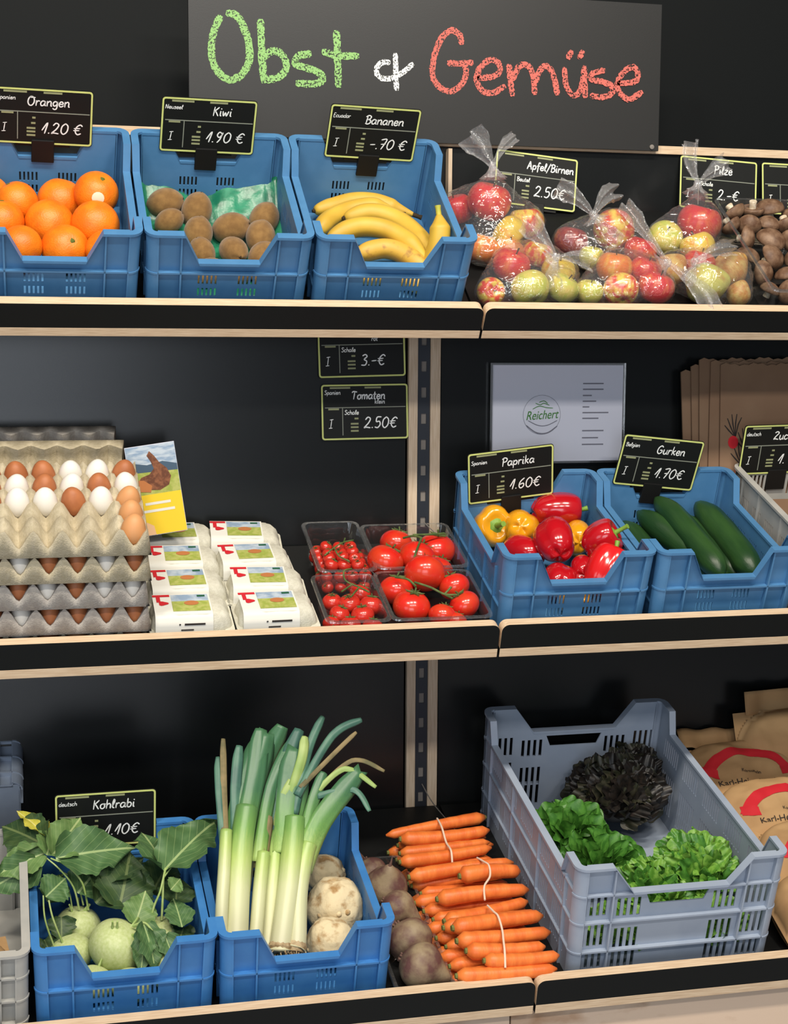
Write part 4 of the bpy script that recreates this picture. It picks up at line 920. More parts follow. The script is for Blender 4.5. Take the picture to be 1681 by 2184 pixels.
top = {0: '     t', 1: '     t', 2: 'bwwbwt', 3: 'bwbwbw', 4: 'bbbwwb'}
for j in range(5):
    for i in range(6):
        c = top[j][i]
        if c != ' ': egg(TX0*1000 + 48*(i+.5), TD0*1000 + 58*(j+.5), 150 + 34, c, '%s egg in the topmost tray, %s row from the back' % (cn[c], ('fifth', 'fourth', 'third', 'second', 'first')[j]))
egg_tray('empty egg tray standing upright behind the egg stack', at('M', TX0*1000 - 20, 346, DECK, rot(79) @ Matrix.Diagonal((1, .86, 1, 1))), pulp_m)
egg_tray('dusky empty egg tray leaning on the black back panel', at('M', TX0*1000 - 32, 396, DECK + 8, rot(79) @ Matrix.Diagonal((1, .86, 1, 1))), pulp_g)  # greyer pulp puts the shade behind the stack into the colour

def box_half(z0, z1, top):
    b = MB(); W2, L2 = .073, .049
    lv = [0, .12, .35, .7, 1.0]; n = 48; vs = []
    for k, f in enumerate(lv):
        z = z0 + (z1-z0)*f; s = 1 - .16*(f if top else 1-f)**1.6
        if (top and k == 4) or (not top and k == 0): s *= .93
        for i in range(n):
            t = 2*math.pi*i/n; c, sn = math.cos(t), math.sin(t); e = .42
            x = W2*math.copysign(abs(c)**e, c); y = L2*math.copysign(abs(sn)**e, sn)
            dent = 1 - .05*(math.cos(3*math.pi*x/W2)*.5+.5)*(abs(y) > L2*.8) - .05*(math.cos(2*math.pi*y/L2)*.5+.5)*(abs(x) > W2*.85)
            vs.append((x*s*dent, y*s*dent, z))
    fs = [[j*n+i, j*n+(i+1)%n, (j+1)*n+(i+1)%n, (j+1)*n+i] for j in range(len(lv)-1) for i in range(n)] + [list(range(n))[::-1], [(len(lv)-1)*n+i for i in range(n)]]
    b.add(vs, fs); return b.mesh('lid' if top else 'base', [pulp_w], 50)
LID, BAS = box_half(.036, .068, True), box_half(0, .034, False)
def fl_mesh():
    b = MB(); b.plate([(x, y) for x, y in rr_rect(-.076, .076, -.052, .052, .012)], [], .0325, .037, M=Matrix(((1,0,0,0),(0,0,1,0),(0,1,0,0),(0,0,0,1)))); return b.mesh('flange', [pulp_w], 30)
FLM = fl_mesh()
LP = [(.036,.0692),(-.030,.0692),(-.040,.066),(-.0455,.055),(-.0495,.030)]
LPL = [0]
for i in range(1, len(LP)): LPL.append(LPL[-1] + math.hypot(LP[i][0]-LP[i-1][0], LP[i][1]-LP[i-1][1]))
def lab_pt(u, v, off):
    s = v*LPL[-1]; i = max(j for j in range(len(LP)-1) if LPL[j] <= s+1e-9); f = min(1, (s-LPL[i])/(LPL[i+1]-LPL[i]))
    y = LP[i][0] + f*(LP[i+1][0]-LP[i][0]); z = LP[i][1] + f*(LP[i+1][1]-LP[i][1])
    return Vector((-.066 + u*.102, y - off*(.3 if i else 0) - off*(i > 2), z + off))
def patch(u0, u1, v0, v1, off, m, nm, nu=4, nv=10):
    b = MB(); b.grid(lambda u, v: lab_pt(u0+(u1-u0)*u, v0+(v1-v0)*v, off), nu, nv); return b.mesh(nm, [m], 60)
def blob_patch(cu, cv, ru, rv, off, m, nm, lob=0):
    b = MB(); n = 16; vs = [lab_pt(cu, cv, off)] + [lab_pt(cu + ru*math.cos(2*math.pi*i/n)*(1+lob*math.cos(3*2*math.pi*i/n)), cv + rv*math.sin(2*math.pi*i/n)*(1+lob*math.cos(3*2*math.pi*i/n)), off) for i in range(n)]
    b.add(vs, [[0, 1+i, 1+(i+1)%n] for i in range(n)]); return b.mesh(nm, [m], 0)
LABP = [patch(0, 1, 0, 1, .0006, paper_c, 'label_paper', 6, 24)]
PRN = [patch(.32, .97, .03, .24, .0012, sky_i, 'sky_print'), patch(.32, .97, .24, .56, .0012, grass_i, 'meadow_print'), blob_patch(.66, .31, .13, .075, .0017, hen_o, 'hen_print'),
       patch(.78, .92, .06, .115, .0017, dkgreen_i, 'badge_print', 1, 1), patch(0, .30, .02, .085, .0013, red_ink, 'red_band_print'), blob_patch(.17, .30, .085, .065, .0015, red_ink, 'rooster_body_print', .18), patch(.06, .13, .08, .26, .0014, red_ink, 'rooster_tail_print', 1, 4),
       blob_patch(.42, .80, .018, .012, .0014, ink, 'dot_print'), patch(.50, .86, .785, .815, .0014, ink, 'line_print', 2, 1), patch(.44, .66, .88, .90, .0014, ink, 'small_line_print', 2, 1)]
bl = ['front egg box against the lip', 'second egg box from the lip', 'third egg box from the lip', 'egg box furthest back']
for c, (xs, side) in enumerate((((-560, -557, -555, -553), 'beside the egg trays'), ((-405, -408, -418, -424), 'beside the small tomatoes'))):
    for k in range(4):
        t = thing('egg_box', '%s, row %s, with red rooster label' % (bl[k], side), 'egg box', at('M', xs[k], 66 + 98*k, DECK, rot(0, 0, (1,-2,2,-4)[k] if c else (0,1,-1,1)[k])), 'labelled six-egg boxes')
        put('base', BAS, t); put('lid', LID, t); put('flange', FLM, t)
        lp = put('label', LABP[0], t)
        for pm in PRN: put(pm.name.split('.')[0], pm, lp)

# ------------------------------------------------------------------ hen leaflet, notice, paper bags
fx = thing('leaflet', 'leaflet with a hen photograph and yellow foot behind the egg boxes', 'leaflet', at('M', -588, 300, 44, rot(-20) @ rot(0, -8, 0)))
b = MB(); b.box(-.047, .047, 0, .0012, 0, .172); b.build('sheet', paper, fx, smooth=0)
def flat(nm, pts, y, m, par): b = MB(); b.add([(p[0], y, p[1]) for p in pts], [list(range(len(pts)))]); return b.build(nm, m, par, smooth=0)
flat('sky_print', rect(-.0465,.0465,.128,.171), -.0004, MATS['printed_sky'], fx); flat('hill_print', [(-.0465,.122),(.0465,.118),(.0465,.130),(.02,.138),(-.01,.134),(-.03,.139),(-.0465,.133)], -.0007, hill_i, fx)
flat('meadow_print', rect(-.0465,.0465,.078,.128), -.0005, grass_i, fx); flat('yellow_print', rect(-.0465,.0465,.001,.078), -.0006, yel_i, fx)
flat('hen_print', [(-.034,.100),(-.020,.088),(.008,.084),(.026,.092),(.032,.108),(.026,.124),(.014,.136),(.006,.150),(-.002,.160),(-.008,.152),(-.002,.140),(.002,.126),(-.008,.116),(-.024,.112)], -.0010, hen_i, fx)
flat('chick_print', [(-.042,.098),(-.034,.086),(-.010,.082),(-.006,.094),(-.020,.106),(-.036,.108)], -.0013, hen_o, fx); flat('peach_print', [(-.046,.001),(-.012,.001),(-.014,.018),(-.026,.026),(-.042,.022)], -.0010, skin_i, fx)
for z, w_ in ((.058, .024), (.044, .030)): flat('line_print', rect(-w_, w_, z, z+.005), -.0010, paper_c, fx)
nt_ = thing('notice', 'white notice with a round green farm logo on the back panel', 'notice', world(106, 284, -328))
b = MB(); b.box(0, .288, 0, .0015, 0, .202); b.build('sheet', paper, nt_, smooth=0)
b = MB(); b.plate(rect(-.004, .293, -.004, .206), [rect(.001, .287, .001, .201)], -.002, .003); b.build('holder', film('acrylic_edge', gloss=.25, haze=.03, bump=0), nt_, smooth=0)
cx, cz, R = .108, .098, .041
b = MB(); b.stroke([(cx + R*math.cos(a/40*6.283), cz + R*math.sin(a/40*6.283)) for a in range(41)], .0007, -.0006); b.build('logo_ring', ink_grey, nt_, smooth=0)
b = MB(); b.stroke(curve([(cx-.034, cz-.022), (cx-.012, cz-.037), (cx+.012, cz-.038), (cx+.034, cz-.024)], 8), .0024, -.0007); b.stroke(curve([(cx-.030, cz-.012), (cx-.008, cz-.022), (cx+.012, cz-.022), (cx+.034, cz-.012)], 8), .0016, -.0007); b.build('logo_swoosh', ink_grey, nt_, smooth=0)
b = MB()
for pts in ([(cx-.020, cz+.012),(cx-.006, cz+.018),(cx+.010, cz+.015),(cx+.024, cz+.014)], [(cx-.014, cz+.024),(cx-.004, cz+.021),(cx+.004, cz+.024),(cx+.016, cz+.020)], [(cx-.006, cz+.026),(cx+.004, cz+.029),(cx+.012, cz+.024)]): b.stroke(curve(pts, 6), .0015, -.0007)
b.build('logo_field', ink_g, nt_, smooth=0)
printed('Reichert', .0205, ink_g, nt_, Matrix.Translation((cx, -.0008, cz-.009)) @ FACE, 'logo_name', shear=Matrix(((1,.28,0,0),(.06,1.3,0,0),(0,0,1,0),(0,0,0,1))))
for z, w_ in ((.163,.046),(.151,.046),(.138,.020),(.126,.030),(.114,.015),(.102,.058),(.090,.036),(.064,.048),(.049,.036),(.035,.048)):
    flat('text_line', rect(.198, .198+w_, z-.0013, z+.0013), -.0006, ink_grey, nt_)
pbs = [(-14, 0, -2.6, -140, 520), (-9, 0, -1.8, -128, 540), (-4, 0, -1.0, -114, 556), (2, 0, .6, -118, 580), (5, 0, -.4, -124, 600)]
pl = ['rearmost and leftmost of the flat brown paper bags', 'second flat brown paper bag in the leaning stack', 'middle flat brown paper bag in the leaning stack', 'fourth flat brown paper bag in the leaning stack', 'foremost flat brown paper bag with a radish print']
for i, (y, _, r_, zt, xl) in enumerate(pbs):
    t = thing('paper_bag', pl[i], 'paper bag', world(xl, 272 - i*6, zt, rot(-2) @ rot(0, r_, 0)), 'flat brown paper bags')
    n = 28; topz = [(.30 - .30*k/n, (.0022 if k % 2 else -.0010) + .002*math.sin(k)) for k in range(n+1)]
    b = MB(); b.plate([(0, -.34), (.30, -.34)] + topz, [], 0, .004); b.build('paper', kraft_d, t, smooth=0)
    if i == 4:
        b = MB()
        for (x, z) in ((.035,-.155),(.06,-.185),(.05,-.215)):
            for a in range(5): b.stroke([(x, z), (x + .018*math.cos(1.2+a*.35), z + .03*math.sin(1.2+a*.35)), (x + .026*math.cos(1.0+a*.45), z + .05*math.sin(1.0+a*.4))], .003, -.0006)
        b.build('leaf_print', ink, t, smooth=0)
        for (x, z) in ((.030,-.165),(.058,-.196),(.046,-.228)): flat('radish_print', [(x+.012*math.cos(a*.5236), z+.014*math.sin(a*.5236)) for a in range(12)], -.0008, red_ink, t)

# ------------------------------------------------------------------ leaves
def leaf_mat(name, c, c2, vein, rough=.5, vw=.022):
    m = mat(name, c, rough, .35, col2=c2, scale=5, lo=.3, hi=.7); nt = m.node_tree; b = nt.nodes['Principled BSDF']
    src = b.inputs['Base Color'].links[0].from_socket
    tc = nd(nt, 'ShaderNodeTexCoord'); sp = nd(nt, 'ShaderNodeSeparateXYZ'); nt.links.new(tc.outputs['Object'], sp.inputs[0])
    ab = nd(nt, 'ShaderNodeMath', operation='ABSOLUTE'); nt.links.new(sp.outputs['X'], ab.inputs[0])
    lt = nd(nt, 'ShaderNodeMath', operation='LESS_THAN'); nt.links.new(ab.outputs[0], lt.inputs[0]); lt.inputs[1].default_value = vw
    m1 = nd(nt, 'ShaderNodeMath', operation='MULTIPLY_ADD'); nt.links.new(ab.outputs[0], m1.inputs[0]); m1.inputs[1].default_value = -.9; nt.links.new(sp.outputs['Y'], m1.inputs[2])
    m2 = nd(nt, 'ShaderNodeMath', operation='MULTIPLY'); nt.links.new(m1.outputs[0], m2.inputs[0]); m2.inputs[1].default_value = 7.0
    fr = nd(nt, 'ShaderNodeMath', operation='FRACT'); nt.links.new(m2.outputs[0], fr.inputs[0])
    l2 = nd(nt, 'ShaderNodeMath', operation='LESS_THAN'); nt.links.new(fr.outputs[0], l2.inputs[0]); l2.inputs[1].default_value = .07
    l3 = nd(nt, 'ShaderNodeMath', operation='MULTIPLY'); nt.links.new(l2.outputs[0], l3.inputs[0]); l3.inputs[1].default_value = .45
    mx = nd(nt, 'ShaderNodeMath', operation='MAXIMUM'); nt.links.new(lt.outputs[0], mx.inputs[0]); nt.links.new(l3.outputs[0], mx.inputs[1])
    mi = nd(nt, 'ShaderNodeMix', data_type='RGBA'); nt.links.new(mx.outputs[0], mi.inputs['Factor']); nt.links.new(src, mi.inputs['A']); mi.inputs['B'].default_value = (*vein, 1)
    nt.links.new(mi.outputs['Result'], b.inputs['Base Color'])
    return m
kl_g = leaf_mat('kohlrabi_leaf', (.055,.125,.045), (.095,.185,.065), (.30,.40,.17))
kl_l = leaf_mat('kohlrabi_leaf_pale', (.10,.19,.055), (.16,.26,.085), (.34,.42,.18))
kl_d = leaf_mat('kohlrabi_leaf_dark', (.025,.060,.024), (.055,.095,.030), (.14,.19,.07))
kl_y = leaf_mat('kohlrabi_leaf_yellowing', (.42,.40,.04), (.52,.46,.07), (.60,.56,.22))
sal_g = mat('lambs_lettuce_leaf', (.040,.150,.018), .4, .4, col2=(.08,.235,.032), scale=4, bump=.1, bscale=12)
sal_c = mat('curly_lettuce_leaf', (.085,.235,.024), .4, .4, col2=(.19,.38,.055), scale=4, bump=.1, bscale=12)
sal_d = mat('dark_lettuce_leaf', (.009,.008,.007), .4, .4, col2=(.020,.015,.012), scale=4, bump=.1, bscale=12)
sal_d2 = mat('dark_lettuce_leaf_greenish', (.018,.020,.010), .45, .4, col2=(.040,.036,.022), scale=4)
def leaf_mesh(kind, seed):
    b = MB(); q = random.Random(seed); s0 = q.random()*20
    def fn(u, v):
        x = (u-.5)*2
        if kind == 'blade': w_ = .5*math.sin(math.pi*min(1, v*.965+.03)**.82)**.58*(1 + .07*math.sin(v*21+s0)*abs(x) + .04*math.sin(v*47+s0)*abs(x)); z = -.26*v*v + .15*abs(x)**1.4*(1-v*.5) + .05*math.sin(v*11+s0+3*x)*abs(x) + .02*math.sin(v*26+s0)*abs(x)
        elif kind == 'spoon': w_ = .5*(.16 + .84*math.sin(math.pi*min(1, max(0, v-.12)*1.08)**1.35)**.7 if v > .12 else .16); z = .16*v - .50*(v-.35)**2 + .10*x*x
        else: w_ = .5*(.30 + .85*math.sin(math.pi*min(1, v*.66))**1.1); z = -.40*v*v + .10*math.sin(u*13+s0)*v*v + .06*math.sin(u*24+v*4+s0)*v*v + .10*x*x
        yy = v*(1 - (.14*x*x if kind == 'blade' else .40*abs(x)**2.4 if kind == 'frill' else .05*x*x))
        if kind == 'frill': yy += .035*math.sin(u*19+s0)*v
        return Vector((x*w_, yy, z))
    b.grid(fn, 26 if kind == 'frill' else 16 if kind == 'blade' else 8, 24 if kind == 'blade' else 14); return b.mesh('leaf', [kl_g], 180)
LM = {k: [leaf_mesh(k, i) for i in range(3)] for k in ('blade', 'spoon', 'frill')}
def leaf(parent, c, base, tip, wd, up, kind, m, name='leaf', var=0, lift=1.0):
    B, T = Vector(base)/1000, Vector(tip)/1000; y = T-B; L = y.length; y.normalize()
    z = Vector(up); z = (z - y*z.dot(y)).normalized(); x = y.cross(z)
    M = Matrix.Identity(4); k = wd/1000
    for r in range(3): M[r][0] = x[r]*k; M[r][1] = y[r]*L; M[r][2] = z[r]*L*lift; M[r][3] = (B - Vector(c)/1000)[r]
    o = put(name, LM[kind][var % 3], parent, M); o.material_slots[0].link = 'OBJECT'; o.material_slots[0].material = m
    return o

# ------------------------------------------------------------------ kohlrabi
def kohl_mesh(seed):
    b = MB(); b.blob(lambda t, p: Vector((math.sin(t)*math.cos(p), math.sin(t)*math.sin(p), .86*math.cos(t) - .05*math.exp(-(t/.3)**2)))*(1 + .025*noise.noise(P3(1.7)(t, p) + Vector((seed, 0, 0)))), 26, 18); return b.mesh('bulb', [kohl_m], 180)
KO = [kohl_mesh(i) for i in (1, 5)]
def kohlrabi(c, r, ax, lab, stems=(), leaves=(), stubs=0, seed=0):
    t = thing('kohlrabi', lab, 'kohlrabi', at('B', *c), 'kohlrabi in the crate')
    put('bulb', KO[seed % 2], t, aim(*ax) @ Matrix.Scale(r/1000, 4))
    q = random.Random(seed+3); A = aim(*ax)
    for i in range(stubs):
        a = i*2.1 + seed; rr = r*(.25 + .5*q.random()); z = math.sqrt(max(0, 1-(rr/r)**2))*.86*r
        p = A @ (Vector((rr*math.cos(a), rr*math.sin(a), z))/1000); dr = (A @ Vector((.5*math.cos(a), .5*math.sin(a), 1))).normalized()
        b = MB(); b.tube([p - dr*.003, p + dr*.006, p + dr*.014], [.0045, .0032, .0026], 7, flat=.6); b.build('leaf_stub', stem_m, t)
    for pth, w_ in stems:
        b = MB(); pp = curve([(Vector(p) - Vector(c))/1000 for p in pth], 6); b.tube(pp, [w_/1000*(1 - .35*i/len(pp)) for i in range(len(pp))], 8, flat=.8); b.build('leaf_stem', stem_m, t)
    for (ba, ti, wd, up, m, var) in leaves: leaf(t, c, ba, ti, wd, up, 'blade', m, 'leaf', var)
N1 = (.1,-.75,.65)
kohlrabi((-771,262,-5), 42, (.1,.2,1), 'kohlrabi with long stems and leaves rising to the left rear',
    [([(-752,258,32),(-762,268,82),(-786,280,110),(-815,292,122)], 2.6), ([(-768,258,34),(-778,262,80),(-800,276,108),(-826,300,122)], 2.4), ([(-760,270,34),(-772,290,72),(-800,300,90)], 2.0), ([(-780,262,34),(-785,280,60),(-800,300,80)], 1.8)],
    [((-806,292,120),(-660,322,128),92,(.1,-.6,.8),kl_g,0), ((-812,300,122),(-752,372,162),74,(0,-.8,.5),kl_l,1), ((-822,300,124),(-800,352,156),62,(.3,-.8,.5),kl_l,2),
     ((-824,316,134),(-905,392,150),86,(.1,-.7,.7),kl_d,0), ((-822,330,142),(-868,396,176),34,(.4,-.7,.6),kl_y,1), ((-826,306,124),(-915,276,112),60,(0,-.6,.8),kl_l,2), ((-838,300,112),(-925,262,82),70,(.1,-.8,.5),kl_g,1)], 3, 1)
kohlrabi((-628,206,-5), 43, (-.1,.1,1), 'kohlrabi under the two large folded leaves at the right',
    [([(-650,196,30),(-642,206,62),(-630,216,88),(-618,256,107)], 3.0), ([(-628,206,34),(-626,214,70),(-622,240,98),(-614,258,108)], 3.0), ([(-622,240,98),(-606,256,110)], 1.8)],
    [((-620,252,104),(-508,372,160),92,(-.45,-.75,.5),kl_g,2), ((-620,254,104),(-640,348,146),96,(.5,-.75,.45),kl_g,0), ((-612,216,88),(-590,238,98),34,N1,kl_l,1)], 2, 2)
kohlrabi((-786,190,-9), 39, (-.2,.2,.9), 'kohlrabi low at the left wall with two bent stems', [([(-800,182,20),(-815,196,62),(-821,216,86)], 2.6), ([(-812,182,6),(-828,196,60),(-830,226,90)], 2.4)], [((-826,224,88),(-786,262,104),60,N1,kl_g,1)], 0, 3)
kohlrabi((-707,170,12), 51, (.45,-.15,.85), 'largest pale kohlrabi bulb with leaf stubs at the front', [([(-680,168,52),(-662,160,62),(-650,140,58)], 3.2)], [((-664,158,60),(-640,86,24),58,(.5,-.6,.6),kl_g,2), ((-660,150,52),(-676,86,16),40,(-.2,-.8,.5),kl_g,0)], 8, 4)
kohlrabi((-752,108,-14), 34, (.2,.2,.9), 'small kohlrabi below the notch at the left', (), (), 1, 5)
kohlrabi((-690,92,-14), 34, (.2,.2,.9), 'small kohlrabi peeping over the front notch', (), (), 0, 6)
kohlrabi((-622,120,-12), 36, (.3,-.2,.9), 'dull green kohlrabi in the front right corner', (), [((-628,150,40),(-612,96,20),40,(.2,-.7,.6),kl_g,1)], 2, 7)
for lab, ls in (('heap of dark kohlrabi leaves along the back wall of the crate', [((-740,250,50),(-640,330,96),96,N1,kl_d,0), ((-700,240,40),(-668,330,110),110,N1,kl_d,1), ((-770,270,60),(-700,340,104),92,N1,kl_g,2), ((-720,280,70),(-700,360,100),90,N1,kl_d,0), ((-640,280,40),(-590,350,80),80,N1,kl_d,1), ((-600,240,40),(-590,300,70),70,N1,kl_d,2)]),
                ('loose round kohlrabi leaves between the bulbs', [((-676,186,42),(-652,226,86),62,N1,kl_l,1), ((-596,170,40),(-604,232,70),52,N1,kl_g,2), ((-590,200,20),(-600,150,30),46,N1,kl_d,0), ((-822,250,60),(-790,300,90),56,N1,kl_g,0), ((-800,230,40),(-800,190,20),50,N1,kl_d,1), ((-830,210,10),(-812,150,0),46,N1,kl_d,2)])):
    c = ls[0][0]; t = thing('kohlrabi_leaves', lab, 'leaves', at('B', *c), 'loose kohlrabi leaves')
    for (ba, ti, wd, up, m, var) in ls: leaf(t, c, ba, ti, wd, up, 'blade', m, 'leaf', var)

# ------------------------------------------------------------------ leeks and celeriac
def leek(pts, r, lab, leaves=(), roots=False, m=None, zs=1.0):
    P = [Vector(p)/1000 for p in pts]; A = aim(*(P[-1]-P[0])); M = at('B', *pts[0], A); iA = A.inverted()
    t = thing('leek', lab, 'leek', M, 'leeks in the crate')
    loc = curve([iA @ (p - P[0]) for p in P], 7); n = len(loc); L = loc[-1].z
    rad = [r/1000*(.92 + .16*math.exp(-((i/(n-1))/.08)**2) - .10*max(0, i/(n-1)-.7)) for i in range(n)]
    b = MB(); b.tube(loc, rad, 18, flat=.94); o = b.build('shaft', m or leek_m, t, smooth=180)
    if zs != 1.0: pass
    for (lp, wd, mm, fold) in leaves:
        pth = curve([iA @ (Vector(p)/1000 - P[0]) for p in lp], 7); N = len(pth)
        up = iA @ Vector((.15,-.75,.6))
        def fn(u, v, pth=pth, N=N, wd=wd, fold=fold):
            f = v*(N-1); i = min(int(f), N-2); p = pth[i].lerp(pth[i+1], f-i); tg = (pth[i+1]-pth[i]).normalized()
            sd = tg.cross(up).normalized(); nn = sd.cross(tg); x = (u-.5)*2
            ww = wd/2000*(1 - .12*v - .55*max(0, v-.82)/.18*(abs(x)**1.0 < 2)*.6)
            return p + sd*(x*ww) + nn*((-fold*abs(x) + .06*math.sin(v*9+x*2))*ww) + tg*(.010*abs(x)*(v > .95)*(wd > 40))
        b = MB(); b.grid(fn, 6, 20); solid(b.build('leaf', mm, t, smooth=180), .0012)
    if roots:
        q = random.Random(int(r*7)); b = MB(); b.lathe([(.001,-.006),(r/1000*.8,-.006),(r/1000*1.02,.004),(r/1000*.9,.012)], 14); b.build('root_plate', root_m, t)
        b = MB()
        for i in range(46):
            a = q.random()*6.28; k = q.random()*r/1000*.9; p0 = Vector((k*math.cos(a), k*math.sin(a), -.002)); dr = Vector((math.cos(a)*.6 + q.uniform(-.4,.4), math.sin(a)*.6 + q.uniform(-.4,.4), -1))*q.uniform(.008,.02)
            b.tube([p0, p0 + dr*.5 + Vector((q.uniform(-.003,.003), q.uniform(-.003,.003), 0)), p0 + dr], [.0011,.0009,.0005], 4)
        o = b.build('roots', root_m, t); o['kind'] = 'stuff'
leek([(-512,96,26),(-507,124,51),(-498,178,100),(-485,240,156),(-470,290,200)], 24, 'thick leek at the left of the crate with wide dark leaves',
     [([(-487,232,150),(-462,310,220),(-420,390,292)], 62, leek_leaf, .55), ([(-492,245,160),(-486,318,226),(-473,377,279)], 22, leek_teal, .4), ([(-480,250,165),(-448,330,240),(-430,398,300)], 40, leek_leaf, .4)])
leek([(-432,106,20),(-429,116,30),(-408,182,89),(-392,245,145),(-384,280,178)], 23, 'thick leek with roots and a broad notched leaf', 
     [([(-396,232,136),(-385,292,200),(-368,366,270)], 64, leek_leaf, .35), ([(-384,280,186),(-346,365,270),(-313,412,311)], 17, leek_teal, .5), ([(-376,300,212),(-300,382,285),(-241,404,304)], 16, leek_teal, .5), ([(-370,310,222),(-293,362,266),(-254,386,288)], 9, leek_tan, .3), ([(-392,300,200),(-362,345,262),(-352,378,290)], 20, leek_pale, .4)], True)
leek([(-405,104,20),(-401,116,30),(-389,184,86),(-372,230,124),(-362,248,140)], 19, 'slimmer leek with roots and one long leaf to the right',
     [([(-380,212,112),(-334,266,180),(-255,330,236)], 44, leek_leaf, .35), ([(-372,246,150),(-345,296,206),(-322,332,238)], 24, leek_leaf, .4), ([(-352,300,206),(-269,346,251),(-210,328,235)], 9, leek_tan, .3), ([(-352,298,206),(-284,335,241),(-229,308,214)], 11, leek_pale, .3), ([(-340,300,208),(-271,306,213),(-247,272,186)], 12, leek_teal, .3)], True)
leek([(-482,100,16),(-474,122,40),(-458,191,98),(-446,236,138)], 14, 'thin leek with a torn dry sheath in the middle', [([(-452,214,120),(-440,256,158),(-430,284,184)], 26, leek_tan, .6), ([(-456,220,130),(-420,320,220),(-372,388,280)], 26, leek_leaf, .5)])
leek([(-536,110,50),(-530,150,96),(-521,198,136),(-512,250,180)], 13, 'thin leek against the left wall of its crate', [([(-514,240,172),(-508,319,227),(-502,388,289)], 13, leek_tan, .4), ([(-516,236,166),(-516,310,222),(-512,370,262)], 18, leek_teal, .4)])
leek([(-452,120,6),(-446,150,36),(-430,220,100),(-416,280,150)], 16, 'leek half hidden between the two thick ones', [([(-424,250,124),(-405,320,214),(-359,395,296)], 34, leek_teal, .5), ([(-420,262,134),(-400,304,206),(-362,340,246)], 20, leek_pale, .4)])
leek([(-500,180,10),(-480,240,80),(-462,300,140),(-450,330,170)], 18, 'leek lying behind the others in the crate', [([(-458,310,150),(-430,370,230),(-390,402,300)], 40, leek_leaf, .5)])
def celeriac(c, r, lab, seed):
    b = MB()
    def fn(t, p):
        v = P3(1)(t, p); k = 1 + .10*noise.noise(v*1.6 + Vector((seed,0,0))) + .05*noise.noise(v*4.2 + Vector((0,seed,0))) + .025*noise.noise(v*11)
        return v*(k*r/1000)
    b.blob(fn, 44, 30); t = thing('celeriac', lab, 'celeriac', at('B', *c), 'celeriac roots'); b.build('root', cel_m, t, smooth=180)
    q = random.Random(seed)
    for i in range(4):
        a = q.random()*6.28; z = q.uniform(-.5,.4); d_ = Vector((math.cos(a), -abs(math.sin(a)), z)).normalized(); p = d_*r*.93/1000
        b = MB(); b.blob(lambda th, ph: p + P3(.006)(th, ph), 8, 6); b.build('knob', cel_m, t, smooth=180)
celeriac((-306,366,-5), 40, 'small celeriac at the back beside the leeks', 2)
celeriac((-308,243,6), 54, 'largest knobbly celeriac in the middle', 5)
celeriac((-334,150,-3), 44, 'celeriac low behind the crate front', 9)

# ------------------------------------------------------------------ beetroot
def beet_mesh(seed):
    b = MB()
    def fn(t, p):
        v = P3(1)(t, p); tail = max(0, math.cos(math.pi-t))**10*.55
        return Vector((v.x*(1-.1*tail), v.y*(1-.1*tail), v.z*.88 - tail))*(1 + .06*noise.noise(v*1.5 + Vector((seed,0,0))))
    b.blob(fn, 24, 20); return b.mesh('root', [beet_m], 180)
BE = [beet_mesh(1), beet_mesh(7)]
def bcrown():
    b = MB()
    for i in range(6): a = i*1.05; b.tube([(.12*math.cos(a), .12*math.sin(a), .82), (.16*math.cos(a), .16*math.sin(a), .98)], [.07,.05], 6)
    return b.mesh('crown', [beet_r], 60)
def btail():
    b = MB(); b.tube([(0,0,-1.35),(.05,.03,-1.62),(.16,.02,-1.9)], [.09,.045,.012], 7); return b.mesh('tail', [beet_r], 60)
BC, BT = bcrown(), btail()
bl_ = ['small beetroot at the very back of the row', 'beetroot behind the pear-shaped one', 'large pear-shaped beetroot leaning upright', 'beetroot with its tail towards the carrots', 'small beetroot against the blue crate', 'reddish large beetroot behind the front one', 'large earthy beetroot at the front lip']
for i, (x, d, h, r, ax) in enumerate([(-238,420,-18,26,(.2,.3,.8)),(-212,372,-12,32,(-.3,.6,.6)),(-196,310,-6,42,(0,.25,-.95)),(-190,240,-6,34,(-.8,.5,.3)),(-226,196,-18,26,(-.3,.5,.7)),(-190,138,-6,42,(-.5,.7,.4)),(-190,60,-6,42,(-.85,.4,.3))]):
    t = thing('beetroot', bl_[i], 'beetroot', at('B', x, d, h, aim(*ax, roll=i*60) @ Matrix.Scale(r/1000, 4)), 'beetroots in clear trays')
    put('root', BE[i % 2], t); put('crown', BC, t); put('tail', BT, t)
punnet('B', -240, -140, 8, 190, 34, 'shallow clear tray under the front beetroots', gp); punnet('B', -240, -140, 196, 420, 38, 'clear tray under the rear beetroots', gp)

# ------------------------------------------------------------------ carrots
def carrot(a, b_, r, lab, rev=False):
    A, B = Vector(a)/1000, Vector(b_)/1000
    if rev: A, B = B, A
    L = (B-A).length; q = random.Random(int(a[0]*7+a[1])); M = at('B', *(A*1000), aim(*(B-A)))
    t = thing('carrot', lab, 'carrot', M, 'carrots in tied bunches')
    n = 14; pts = []; rad = []; bx, by = q.uniform(-5, 5)/1000, q.uniform(-4, 4)/1000
    for i in range(n+1):
        s = i/n; pts.append((bx*math.sin(math.pi*s), by*math.sin(math.pi*s), s*L))
        k = 1 - .30*s; k *= min(1, (.45 + .55*(s/.07)**.5) if s < .07 else 1); k *= max(.22, ((1-s)/.08)**.5) if s > .92 else 1
        rad.append(r/1000*k)
    m = MB(); m.tube(pts, rad, 12, shape=lambda a_, s: 1 + .02*math.sin(2*a_) + .025*math.sin(s*37+a_)); m.build('root', car_m, t, smooth=180)
    m = MB(); m.tube([(0,0,-.004),(0,0,.003)], [r/1000*.30, r/1000*.42], 8); m.build('crown', car_t, t)
X = 62
